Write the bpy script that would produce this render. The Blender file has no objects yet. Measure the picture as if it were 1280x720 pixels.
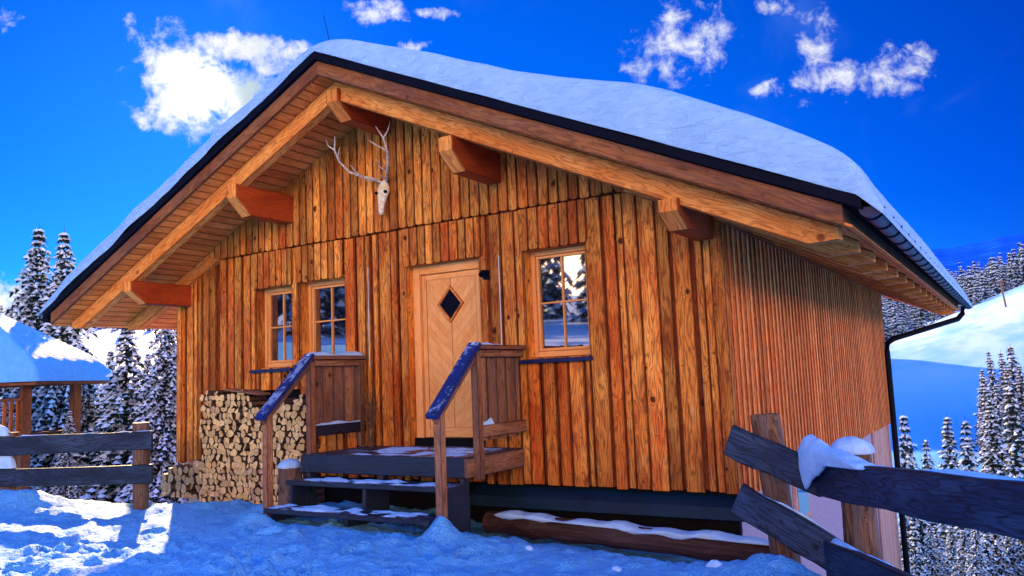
import bpy, math, random
import numpy as np
from mathutils import Vector, Matrix
R_ = math.radians
rng = random.Random(7)
V = Vector
scene = bpy.context.scene
COL = scene.collection

# ------------------------------------------------------------------ camera
CAM = V((0.0, -8.0, 0.0))
yaw, pitch, roll, FPX = -0.5547070, 0.1092689, -0.0405846, 1009.36
fw = V((math.sin(yaw)*math.cos(pitch), math.cos(yaw)*math.cos(pitch), math.sin(pitch)))
r0 = fw.cross(V((0, 0, 1))).normalized(); u0 = r0.cross(fw)
rt = r0*math.cos(roll)+u0*math.sin(roll); up = -r0*math.sin(roll)+u0*math.cos(roll)
cd = bpy.data.cameras.new("camera"); cam = bpy.data.objects.new("camera", cd); COL.objects.link(cam)
m = Matrix((rt, up, -fw)).transposed().to_4x4(); m.translation = CAM
cam.matrix_world = m
cd.sensor_width = 36; cd.lens = FPX/1280*36; cd.clip_start = 0.05; cd.clip_end = 12000
scene.camera = cam
scene.view_settings.view_transform = 'Standard'; scene.view_settings.look = 'None'
scene.view_settings.exposure = 0; scene.view_settings.gamma = 1

SUN = V((-0.755, 0.563, 0.337)).normalized()
sl = bpy.data.lights.new("sun", 'SUN'); sl.energy = 5.0; sl.angle = R_(0.5); sl.color = (2.8, 1.9, .9)
so = bpy.data.objects.new("sun", sl); COL.objects.link(so)
so.rotation_euler = SUN.to_track_quat('Z', 'Y').to_euler(); so.location = (-20, 15, 20)

# ------------------------------------------------------------------ node helpers
class NT:
    def __init__(s, tree): s.t = tree; s.n = tree.nodes; s.l = tree.links
    def node(s, typ, **kw):
        n = s.n.new(typ)
        for k, v in kw.items():
            if k.startswith('i_'):
                pass
            else: setattr(n, k, v)
        return n
    def put(s, sock, val):
        if isinstance(val, bpy.types.NodeSocket): s.l.new(val, sock)
        elif val is not None:
            if sock.type == 'RGBA' and len(val) == 3: val = (*val, 1)
            sock.default_value = val
    def math(s, op, a, b=None, c=None, clamp=False):
        n = s.n.new('ShaderNodeMath'); n.operation = op; n.use_clamp = clamp
        s.put(n.inputs[0], a)
        if b is not None: s.put(n.inputs[1], b)
        if c is not None: s.put(n.inputs[2], c)
        return n.outputs[0]
    def vmath(s, op, a, b=None):
        n = s.n.new('ShaderNodeVectorMath'); n.operation = op
        s.put(n.inputs[0], a)
        if b is not None: s.put(n.inputs[1], b)
        return n.outputs['Value'] if op in ('DOT_PRODUCT', 'LENGTH', 'DISTANCE') else n.outputs[0]
    def comb(s, x, y, z):
        n = s.n.new('ShaderNodeCombineXYZ')
        for i, v in enumerate((x, y, z)): s.put(n.inputs[i], v)
        return n.outputs[0]
    def sep(s, v):
        n = s.n.new('ShaderNodeSeparateXYZ'); s.put(n.inputs[0], v); return n.outputs
    def noise(s, vec, scale, detail=3, rough=.5, dist=0.0, col=False):
        n = s.n.new('ShaderNodeTexNoise'); s.put(n.inputs['Vector'], vec)
        n.inputs['Scale'].default_value = scale; n.inputs['Detail'].default_value = detail
        n.inputs['Roughness'].default_value = rough; n.inputs['Distortion'].default_value = dist
        return n.outputs[1 if col else 0]
    def ss(s, x, a, b, lo=0.0, hi=1.0):
        n = s.n.new('ShaderNodeMapRange'); n.interpolation_type = 'SMOOTHSTEP'
        s.put(n.inputs[0], x)
        for i, v in enumerate((a, b, lo, hi)): n.inputs[i+1].default_value = v
        return n.outputs[0]
    def mix(s, f, a, b, mode='MIX'):
        n = s.n.new('ShaderNodeMix'); n.data_type = 'RGBA'; n.blend_type = mode; n.clamp_result = False
        s.put(n.inputs[0], f); s.put(n.inputs[6], a); s.put(n.inputs[7], b)
        return n.outputs[2]
    def bump(s, h, strength, dist, normal=None):
        n = s.n.new('ShaderNodeBump'); s.put(n.inputs['Height'], h)
        n.inputs['Strength'].default_value = strength; n.inputs['Distance'].default_value = dist
        if normal is not None: s.put(n.inputs['Normal'], normal)
        return n.outputs[0]

def new_mat(name):
    m = bpy.data.materials.new(name); m.use_nodes = True
    t = NT(m.node_tree); b = t.n['Principled BSDF']
    return m, t, b

def wood(name, light, mid, dark, knots=1.0, rough=.62, contrast=1.0, var=1.0, frost=0.0, weather=0.0, spec=.12, kscale=4.6, edgew=.008, stain=0.0):
    m, t, b = new_mat(name)
    u1 = t.n.new('ShaderNodeUVMap'); u1.uv_map = 'UVMap'; uv = u1.outputs[0]
    u2 = t.n.new('ShaderNodeUVMap'); u2.uv_map = 'edge'; ex, ey, _ = t.sep(u2.outputs[0]); ed = t.math('MINIMUM', ex, ey)
    at = t.n.new('ShaderNodeAttribute'); at.attribute_name = 'rnd'; rnd = at.outputs['Fac']
    x, y, _ = t.sep(uv)
    rz = t.math('MULTIPLY', rnd, 41.0)
    n1 = t.noise(t.comb(t.math('MULTIPLY', x, 9.0), t.math('MULTIPLY', y, 1.5), rz), 1.0, 2, .5)
    vo = t.n.new('ShaderNodeTexVoronoi'); vo.feature = 'F1'
    t.put(vo.inputs['Vector'], t.comb(x, t.math('MULTIPLY', y, .75), t.math('MULTIPLY', rnd, 9.0))); vo.inputs['Scale'].default_value = kscale
    d = vo.outputs['Distance']
    wob = t.noise(t.comb(x, y, rz), 22.0, 2, .6)
    vr = t.sep(vo.outputs['Color'])[0]
    d = t.math('ADD', t.math('ADD', d, t.math('MULTIPLY', t.math('SUBTRACT', wob, .5), .13)), t.math('SUBTRACT', t.math('MULTIPLY', vr, .17), .035))
    kb = t.ss(d, 0.02, .26, 1.0, 0.0)
    field = t.math('ADD', t.math('MULTIPLY', x, 14.0), t.math('ADD', t.math('MULTIPLY', n1, 6.5), t.math('MULTIPLY', kb, 3.2*knots)))
    ring = t.math('ADD', t.math('MULTIPLY', t.math('SINE', t.math('MULTIPLY', field, 6.283*1.25)), .5), .5)
    ring = t.math('POWER', ring, 3.0)
    fib = t.noise(t.comb(t.math('MULTIPLY', x, 150.0), t.math('MULTIPLY', y, 5.0), rz), 1.0, 3, .6)
    blot = t.noise(t.comb(t.math('MULTIPLY', x, 4.0), t.math('MULTIPLY', y, 1.3), rz), 1.0, 4, .6)
    f1 = t.ss(blot, .34, .68)
    c = t.mix(f1, light, mid)
    c = t.mix(t.math('MULTIPLY', ring, .46*contrast, clamp=True), c, dark)
    c = t.mix(t.math('MULTIPLY', t.ss(fib, .46, .72), .62*contrast), c, dark)
    # short dark flecks across the grain
    fl = t.noise(t.comb(t.math('MULTIPLY', x, 16.0), t.math('MULTIPLY', y, 26.0), rz), 1.0, 3, .6, .8)
    c = t.mix(t.math('MULTIPLY', t.ss(fl, .63, .72), .75*knots, clamp=True), c, (dark[0]*.6, dark[1]*.5, dark[2]*.5))
    kc = t.ss(d, .07, .145, 1.0, 0.0)
    c = t.mix(t.math('MULTIPLY', kc, .92*min(1, knots)), c, (dark[0]*.35, dark[1]*.25, dark[2]*.25))
    # cracks / resin streaks
    cr = t.noise(t.comb(t.math('MULTIPLY', x, 30.0), t.math('MULTIPLY', y, 1.6), rz), 1.0, 4, .65, .6)
    c = t.mix(t.math('MULTIPLY', t.ss(cr, .66, .74), .6), c, (dark[0]*.3, dark[1]*.25, dark[2]*.25))
    # worn, darker arrises
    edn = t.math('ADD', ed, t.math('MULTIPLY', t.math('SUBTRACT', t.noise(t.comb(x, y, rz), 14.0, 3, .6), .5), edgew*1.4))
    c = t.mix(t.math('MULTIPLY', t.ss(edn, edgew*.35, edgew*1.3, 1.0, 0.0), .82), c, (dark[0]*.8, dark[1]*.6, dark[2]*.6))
    c = t.mix(t.math('MULTIPLY', t.ss(edn, edgew*1.5, edgew*4.0), .22), c, t.mix(1.0, c, (1.35, 1.4, 1.5), 'MULTIPLY'))  # board faces inside the edges brightened, a highlight painted into the colour
    # per-board value
    val = t.math('ADD', 1.0-.42*var, t.math('MULTIPLY', t.math('FRACT', t.math('MULTIPLY', rnd, 7.31)), .72*var))
    red = t.math('MULTIPLY', t.ss(t.math('FRACT', t.math('MULTIPLY', rnd, 3.77)), .62, .95), .75*var)
    c = t.mix(red, c, t.mix(1.0, c, (.72, .42, .3), 'MULTIPLY'))
    c = t.mix(1.0, c, t.comb(val, val, val), 'MULTIPLY')
    if stain > 0:
        g_ = t.n.new('ShaderNodeNewGeometry').outputs['Position']; gx, gy, gz = t.sep(g_)
        sn = t.noise(t.comb(t.math('MULTIPLY', gx, 2.2), gy, t.math('MULTIPLY', gz, .45)), 1.0, 5, .65)
        c = t.mix(t.math('MULTIPLY', t.ss(sn, .46, .66), stain), c, t.mix(1.0, c, (.42, .34, .34), 'MULTIPLY'))
        low_ = t.ss(t.math('ADD', gz, t.math('MULTIPLY', sn, .9)), -.85, -.1, 1.0, 0.0)
        c = t.mix(t.math('MULTIPLY', low_, stain*.8), c, t.mix(1.0, c, (.6, .48, .5), 'MULTIPLY'))
        pk = t.noise(t.comb(t.math('MULTIPLY', x, 40.0), t.math('MULTIPLY', y, 2.2), rz), 1.0, 4, .6)
        c = t.mix(t.math('MULTIPLY', t.ss(pk, .62, .74), .45), c, (1.0, .62, .26))
    if weather > 0:
        w = t.ss(t.noise(t.comb(t.math('MULTIPLY', x, 12.0), t.math('MULTIPLY', y, .7), rz), 1.0, 5, .65), .42, .62)
        c = t.mix(t.math('MULTIPLY', w, weather), c, (.13, .115, .12))
    if frost > 0:
        geo = t.n.new('ShaderNodeNewGeometry'); P = geo.outputs['Position']; nz = t.sep(geo.outputs['Normal'])[2]
        fr = t.noise(P, 16.0, 6, .72); fr2 = t.noise(P, 2.6, 3, .5)
        fm = t.math('MULTIPLY', t.ss(t.math('ADD', fr, t.math('MULTIPLY', fr2, .7)), .86, .98), t.ss(nz, .3, .8))
        c = t.mix(t.math('MULTIPLY', fm, frost), c, (.45, .6, .85))
    t.put(b.inputs['Base Color'], c)
    b.inputs['Roughness'].default_value = rough
    b.inputs['Specular IOR Level'].default_value = spec
    h = t.math('SUBTRACT', t.math('MULTIPLY', fib, .6), t.math('ADD', t.math('MULTIPLY', ring, .5), t.ss(cr, .62, .72)))
    t.put(b.inputs['Normal'], t.bump(h, .55, .004))
    return m

def plain(name, col, rough=.5, metal=0.0, spec=.5, nscale=0, namp=.3, bump=0.0, col2=None):
    m, t, b = new_mat(name)
    b.inputs['Roughness'].default_value = rough; b.inputs['Metallic'].default_value = metal
    b.inputs['Specular IOR Level'].default_value = spec
    geo = t.n.new('ShaderNodeNewGeometry'); P = geo.outputs['Position']
    n = t.noise(P, nscale or 4.0, 5, .6)
    c2 = col2 or tuple(x*(1-namp) for x in col)
    t.put(b.inputs['Base Color'], t.mix(t.ss(n, .35, .65), col, c2))
    if bump: t.put(b.inputs['Normal'], t.bump(n, 1.0, bump))
    return m

def snow_mat(name, col, b1=.02, s1=9.0, b2=.006, s2=60.0, ripple=False, far=False):
    m, t, b = new_mat(name)
    geo = t.n.new('ShaderNodeNewGeometry'); P = geo.outputs['Position']
    n1 = t.noise(P, s1, 5, .6); n2 = t.noise(P, s2, 3, .6)
    if ripple:
        x, y, z = t.sep(P)
        n1 = t.noise(t.comb(t.math('MULTIPLY', x, .55), t.math('MULTIPLY', y, .8), t.math('MULTIPLY', z, 1.6)), s1, 4, .55, .8)
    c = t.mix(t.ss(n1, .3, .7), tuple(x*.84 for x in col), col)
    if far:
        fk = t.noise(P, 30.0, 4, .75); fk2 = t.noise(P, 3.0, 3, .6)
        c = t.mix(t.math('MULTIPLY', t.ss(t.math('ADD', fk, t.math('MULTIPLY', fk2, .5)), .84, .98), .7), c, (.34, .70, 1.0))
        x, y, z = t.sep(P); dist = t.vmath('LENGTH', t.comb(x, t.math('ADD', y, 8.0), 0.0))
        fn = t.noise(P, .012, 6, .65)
        far_blue = t.mix(t.ss(fn, .5, .66), (.004, .07, .55), (.012, .13, .75))  # forest tone of the far slopes with their blue shade in the colour
        c = t.mix(t.ss(dist, 150, 270), c, t.mix(t.ss(t.noise(t.comb(x, t.math('MULTIPLY', y, .35), z), .035, 5, .6), .42, .62), (.46, .65, .95), (.16, .44, .92))); c = t.mix(t.ss(y, -24, -34), c, (.7, .78, .95))  # sunlight and shadow patches painted into piste colour; rear slope whitened as sunlit
        fr_ = t.ss(dist, 470, 640); c = t.mix(fr_, c, far_blue); t.put(b.inputs['Specular IOR Level'], t.math('MULTIPLY', t.math('SUBTRACT', 1.0, fr_), .3))
    t.put(b.inputs['Base Color'], c)
    b.inputs['Roughness'].default_value = .72
    if not far: b.inputs['Specular IOR Level'].default_value = .3
    nb = t.bump(n1, 1.0, b1)
    if b2: nb = t.bump(n2, 1.0, b2, nb)
    t.put(b.inputs['Normal'], nb)
    return m

M = {}
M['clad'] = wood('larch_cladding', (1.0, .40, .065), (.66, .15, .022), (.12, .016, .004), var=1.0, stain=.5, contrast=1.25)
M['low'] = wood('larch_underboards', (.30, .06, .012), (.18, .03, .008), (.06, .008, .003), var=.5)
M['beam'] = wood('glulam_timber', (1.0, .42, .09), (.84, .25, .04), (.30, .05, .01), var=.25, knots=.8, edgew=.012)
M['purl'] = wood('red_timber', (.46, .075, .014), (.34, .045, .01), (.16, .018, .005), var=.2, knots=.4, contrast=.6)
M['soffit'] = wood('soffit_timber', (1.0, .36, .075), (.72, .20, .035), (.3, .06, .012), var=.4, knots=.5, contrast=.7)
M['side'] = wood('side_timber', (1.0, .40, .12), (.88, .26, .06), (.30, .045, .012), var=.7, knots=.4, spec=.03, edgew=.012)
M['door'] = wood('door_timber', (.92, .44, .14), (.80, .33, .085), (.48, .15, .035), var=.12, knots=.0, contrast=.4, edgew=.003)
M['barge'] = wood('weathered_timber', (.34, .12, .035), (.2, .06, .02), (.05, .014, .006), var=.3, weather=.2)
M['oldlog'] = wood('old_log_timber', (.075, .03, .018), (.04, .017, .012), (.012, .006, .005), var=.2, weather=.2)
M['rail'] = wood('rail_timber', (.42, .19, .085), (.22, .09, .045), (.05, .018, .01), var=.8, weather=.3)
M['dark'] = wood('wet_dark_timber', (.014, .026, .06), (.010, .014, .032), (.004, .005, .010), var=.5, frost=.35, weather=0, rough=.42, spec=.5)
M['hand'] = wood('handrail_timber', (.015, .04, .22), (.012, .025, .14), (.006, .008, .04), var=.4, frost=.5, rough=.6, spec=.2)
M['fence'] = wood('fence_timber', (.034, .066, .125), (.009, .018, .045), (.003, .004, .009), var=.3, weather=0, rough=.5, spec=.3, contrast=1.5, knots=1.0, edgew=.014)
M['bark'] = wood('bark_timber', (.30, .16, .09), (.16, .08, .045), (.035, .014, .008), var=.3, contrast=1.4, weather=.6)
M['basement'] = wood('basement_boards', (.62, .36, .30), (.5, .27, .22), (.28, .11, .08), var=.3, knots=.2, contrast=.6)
M['black'] = plain('black_sheet_metal', (.0015, .003, .012), .6, .0, .08, 3)
M['void'] = plain('shadow_gap_paint', (.006, .006, .008), .8, 0, .1)
M['gutter'] = plain('blue_gutter_metal', (.006, .018, .09), .45, .0, .3, 6)
M['teal'] = plain('teal_flashing', (.004, .022, .05), .55, .0, .2, 3)
M['plaster'] = plain('lilac_plaster', (.42, .36, .5), .9, 0, .2, 20, .2, .004)
M['bone'] = plain('bone', (.95, .9, .72), .6, 0, .3, 22, .5, .003, (.75, .58, .25))
M['antler'] = plain('antler_horn', (.85, .68, .5), .6, 0, .3, 40, .5, .003)
M['white'] = plain('white_enamel', (.8, .78, .72), .5)
M['twig'] = plain('twig_bark', (.22, .11, .06), .8, 0, .2, 30, .6, .003)
M['needle'] = plain('spruce_needles', (.022, .04, .028), .75, 0, .15, 3.0, .6)
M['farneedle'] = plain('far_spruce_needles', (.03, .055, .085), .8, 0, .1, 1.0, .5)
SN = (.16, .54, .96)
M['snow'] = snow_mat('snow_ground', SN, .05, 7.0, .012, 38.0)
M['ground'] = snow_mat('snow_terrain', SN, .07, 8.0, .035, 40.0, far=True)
M['roofsnow'] = snow_mat('snow_roof', (.33, .57, .82), .028, 10.0, .006, 34.0, ripple=True)
M['snowpad'] = snow_mat('snow_pad', (.48, .72, .96), .02, 9.0, .003, 60.0)
M['treesnow'] = snow_mat('snow_tree', (.82, .90, 1.0), .05, 6.0, .0, 40.0)
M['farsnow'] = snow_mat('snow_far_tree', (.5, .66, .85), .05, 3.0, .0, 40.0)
# split wood end grain
def log_mat(name, c1, c2, c3):
    m, t, b = new_mat(name)
    uv = t.n.new('ShaderNodeUVMap').outputs[0]
    at = t.n.new('ShaderNodeAttribute'); at.attribute_name = 'rnd'; rnd = at.outputs['Fac']
    n = t.noise(t.vmath('ADD', uv, t.comb(rnd, rnd, rnd)), 26.0, 4, .6)
    x, y, _ = t.sep(uv)
    n2 = t.noise(t.comb(t.math('MULTIPLY', x, 90.0), t.math('MULTIPLY', y, 90.0), rnd), 1.0, 2, .5)
    c = t.mix(t.ss(n, .35, .7), c1, c2); c = t.mix(t.math('MULTIPLY', t.ss(n2, .5, .75), .6), c, c3)
    v = t.math('ADD', .72, t.math('MULTIPLY', rnd, .45)); c = t.mix(1.0, c, t.comb(v, v, v), 'MULTIPLY')
    t.put(b.inputs['Base Color'], c); b.inputs['Roughness'].default_value = .8; b.inputs['Specular IOR Level'].default_value = .2
    t.put(b.inputs['Normal'], t.bump(n2, .6, .004)); return m
M['log'] = log_mat('split_log_end', (.90, .64, .27), (.72, .41, .15), (.26, .10, .035))
M['logold'] = log_mat('old_log_end', (.74, .50, .26), (.52, .30, .14), (.18, .08, .03))
# glass (dark room behind it)
m, t, b = new_mat('window_glass'); b.inputs['Base Color'].default_value = (.008, .012, .02, 1)
b.inputs['Roughness'].default_value = .02; b.inputs['IOR'].default_value = 2.9; b.inputs['Specular IOR Level'].default_value = .8
M['glass'] = m

# ------------------------------------------------------------------ object helpers
def tag(o, label=None, cat=None, group=None, kind=None):
    if label: o['label'] = label
    if cat: o['category'] = cat
    if group: o['group'] = group
    if kind: o['kind'] = kind
    return o
def empty(name, loc, label, cat, group=None):
    o = bpy.data.objects.new(name, None); COL.objects.link(o); o.location = loc
    o.empty_display_size = .2
    return tag(o, label, cat, group)
def worigin(o):
    p = V((0, 0, 0))
    while o is not None: p = p+o.location; o = o.parent
    return p

class MB:
    def __init__(s): s.v = []; s.f = []; s.uv = []; s.r = []; s.mi = []; s.e = {}
    def face(s, pts, long=V((0, 0, 1)), off=(0, 0), rnd=0.5, mi=0):
        i = len(s.v); s.v += [tuple(p) for p in pts]; s.f.append(tuple(range(i, i+len(pts))))
        pts = [V(p) for p in pts]
        n = (pts[1]-pts[0]).cross(pts[2]-pts[0])
        n = n.normalized() if n.length > 1e-12 else V((0, 0, 1))
        L = V(long).normalized()
        if abs(n.dot(L)) > .9:
            a = n.orthogonal().normalized(); bb = n.cross(a)
            s.uv += [(p.dot(a)*1.0+off[0]*1.7+3, p.dot(bb)+off[1]+5) for p in pts]
        else:
            a = n.cross(L).normalized()
            s.uv += [(p.dot(a)+off[0], p.dot(L)+off[1]) for p in pts]
            q = [p.dot(a) for p in pts]; lo, hi = min(q), max(q); k0 = len(s.uv)-len(pts)
            for i_, w_ in enumerate(q): s.e[k0+i_] = (w_-lo, hi-w_)
        s.r.append(rnd); s.mi.append(mi)
    def prism(s, poly, o, U, W2, W, d, long=None, rnd=None, mi=0, poly2=None):
        """poly in (U,W2) plane at o, extruded by W*d"""
        o, U, W2, W = V(o), V(U), V(W2), V(W)
        rnd = rng.random() if rnd is None else rnd
        off = (rng.uniform(0, 50), rng.uniform(0, 50)); long = W if long is None else long
        a = [o+U*p[0]+W2*p[1] for p in poly]
        q = poly if poly2 is None else poly2
        b = [o+U*p[0]+W2*p[1]+W*d for p in q]
        area = sum(poly[i][0]*poly[(i+1) % len(poly)][1]-poly[(i+1) % len(poly)][0]*poly[i][1] for i in range(len(poly)))
        if (area > 0) != (U.cross(W2).dot(W)*d > 0): a.reverse(); b.reverse()
        n = len(a)
        s.face(list(reversed(a)), long, off, rnd, mi); s.face(b, long, off, rnd, mi)
        for i in range(n):
            j = (i+1) % n
            s.face([a[i], a[j], b[j], b[i]], long, off, rnd, mi)
    def box(s, x0, x1, y0, y1, z0, z1, long='z', rnd=None, mi=0):
        L = {'x': V((1, 0, 0)), 'y': V((0, 1, 0)), 'z': V((0, 0, 1))}[long]
        s.prism([(x0, y0), (x1, y0), (x1, y1), (x0, y1)], (0, 0, z0), (1, 0, 0), (0, 1, 0), (0, 0, 1), z1-z0, L, rnd, mi)
    def beam(s, p0, p1, w, h, upv=(0, 0, 1), rnd=None, mi=0, c=(0, 0), wob=0.0):
        p0, p1 = V(p0), V(p1); a = (p1-p0); L = a.length; a.normalize()
        sd = a.cross(V(upv)).normalized(); u = sd.cross(a)
        if wob:
            n = 6
            rnd = rng.random() if rnd is None else rnd; off = (rng.uniform(0, 50), rng.uniform(0, 50))
            rings = []
            for i in range(n+1):
                cc = p0+a*(L*i/n)+u*rng.uniform(-wob, wob)+sd*rng.uniform(-wob, wob)
                hh = h*(1+rng.uniform(-.05, .05)); rings.append([cc+sd*sx*w/2+u*sz*hh/2 for sx, sz in ((-1, -1), (1, -1), (1, 1), (-1, 1))])
            s.face(rings[0], a, off, rnd, mi); s.face(list(reversed(rings[-1])), a, off, rnd, mi)
            for i in range(n):
                for k in range(4):
                    j = (k+1) % 4
                    s.face([rings[i][k], rings[i+1][k], rings[i+1][j], rings[i][j]], a, off, rnd, mi)
            return
        s.prism([(-w/2+c[0], -h/2+c[1]), (w/2+c[0], -h/2+c[1]), (w/2+c[0], h/2+c[1]), (-w/2+c[0], h/2+c[1])], p0, sd, u, a, L, a, rnd, mi)
    def tube(s, path, rad, n=8, rnd=None, mi=0, cap=True, jit=0.0):
        path = [V(p) for p in path]; k = len(path)
        if not hasattr(rad, '__len__'): rad = [rad]*k
        rnd = rng.random() if rnd is None else rnd; ox = rng.uniform(0, 40); oy = rng.uniform(0, 40)
        rings = []; dist = 0; vs = []
        for i in range(k):
            d = (path[min(i+1, k-1)]-path[max(i-1, 0)]).normalized()
            a = d.cross(V((0.13, 0.27, 1)) if abs(d.z) < .9 else V((0, 1, 0.1))).normalized(); b = d.cross(a)
            if i: dist += (path[i]-path[i-1]).length
            vs.append(dist)
            ring = []
            for j in range(n):
                an = 2*math.pi*j/n; rr = rad[i]*(1+(rng.uniform(-jit, jit) if jit else 0))
                ring.append(path[i]+a*math.cos(an)*rr+b*math.sin(an)*rr)
            rings.append(ring)
        base = len(s.v)
        for ring in rings: s.v += [tuple(p) for p in ring]
        for i in range(k-1):
            for j in range(n):
                j2 = (j+1) % n
                s.f.append((base+i*n+j, base+i*n+j2, base+(i+1)*n+j2, base+(i+1)*n+j))
                r1 = rad[i]*6.283/n
                s.uv += [(ox+j*r1, oy+vs[i]), (ox+(j+1)*r1, oy+vs[i]), (ox+(j+1)*r1, oy+vs[i+1]), (ox+j*r1, oy+vs[i+1])]
                s.r.append(rnd); s.mi.append(mi)
        if cap:
            s.face(list(reversed(rings[0])), path[1]-path[0], (ox, oy), rnd, mi)
            s.face(rings[-1], path[-1]-path[-2], (ox, oy), rnd, mi)
    def build(s, name, mats, parent=None, bevel=0, smooth=False, origin=None, merge=False):
        og = worigin(parent) if parent is not None else (V(origin) if origin is not None else V((0, 0, 0)))
        me = bpy.data.meshes.new(name)
        va = np.array(s.v, dtype=float)-np.array(og)
        me.from_pydata(va.tolist(), [], s.f)
        if not isinstance(mats, (list, tuple)): mats = [mats]
        for mm in mats: me.materials.append(mm)
        uvl = me.uv_layers.new(name='UVMap')
        uvl.data.foreach_set('uv', np.array(s.uv, dtype=np.float32).ravel())
        ev = np.full((len(s.uv), 2), .5, dtype=np.float32)
        if s.e: ev[np.array(list(s.e.keys()))] = np.array(list(s.e.values()), dtype=np.float32)
        me.uv_layers.new(name='edge').data.foreach_set('uv', ev.ravel())
        at = me.attributes.new('rnd', 'FLOAT', 'FACE'); at.data.foreach_set('value', np.array(s.r, dtype=np.float32))
        me.polygons.foreach_set('material_index', np.array(s.mi, dtype=np.int32))
        if smooth: me.polygons.foreach_set('use_smooth', np.ones(len(s.f), dtype=bool))
        me.update()
        o = bpy.data.objects.new(name, me); COL.objects.link(o)
        if parent is not None: o.parent = parent
        else: o.location = og
        if bevel:
            w = o.modifiers.new('weld', 'WELD'); w.merge_threshold = 1e-4
            bv = o.modifiers.new('bevel', 'BEVEL'); bv.width = bevel; bv.segments = 2; bv.limit_method = 'ANGLE'
        return o

def clip_poly(poly, a, b, c):
    """keep a*x+b*y<=c"""
    out = []
    for i in range(len(poly)):
        p, q = poly[i], poly[(i+1) % len(poly)]
        dp, dq = a*p[0]+b*p[1]-c, a*q[0]+b*q[1]-c
        if dp <= 0: out.append(p)
        if (dp < 0 < dq) or (dq < 0 < dp):
            t_ = dp/(dp-dq); out.append((p[0]+(q[0]-p[0])*t_, p[1]+(q[1]-p[1])*t_))
    return out

# numpy noise
def _hash(ix, iy, seed):
    h = (ix.astype(np.int64)*374761393+iy.astype(np.int64)*668265263+seed*974711) & 0x7fffffff
    h = ((h ^ (h >> 13))*1274126177) & 0x7fffffff
    return ((h ^ (h >> 16)) & 0xffff)/65535.0
def vnoise(x, y, seed=0):
    x0 = np.floor(x); y0 = np.floor(y); fx = x-x0; fy = y-y0
    fx = fx*fx*fx*(fx*(fx*6-15)+10); fy = fy*fy*fy*(fy*(fy*6-15)+10)
    a = _hash(x0, y0, seed); b = _hash(x0+1, y0, seed); c = _hash(x0, y0+1, seed); d = _hash(x0+1, y0+1, seed)
    return (a+(b-a)*fx+(c-a)*fy+(a-b-c+d)*fx*fy)*2-1
def fbm(x, y, oct=4, seed=0, g=.5):
    s = 0; a = 1; 
    for i in range(oct):
        ca, sa = math.cos(i*.7), math.sin(i*.7)
        s = s+a*vnoise((x*ca-y*sa)*2**i+i*13.1, (x*sa+y*ca)*2**i-i*7.7, seed+i); a *= g
    return s

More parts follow.
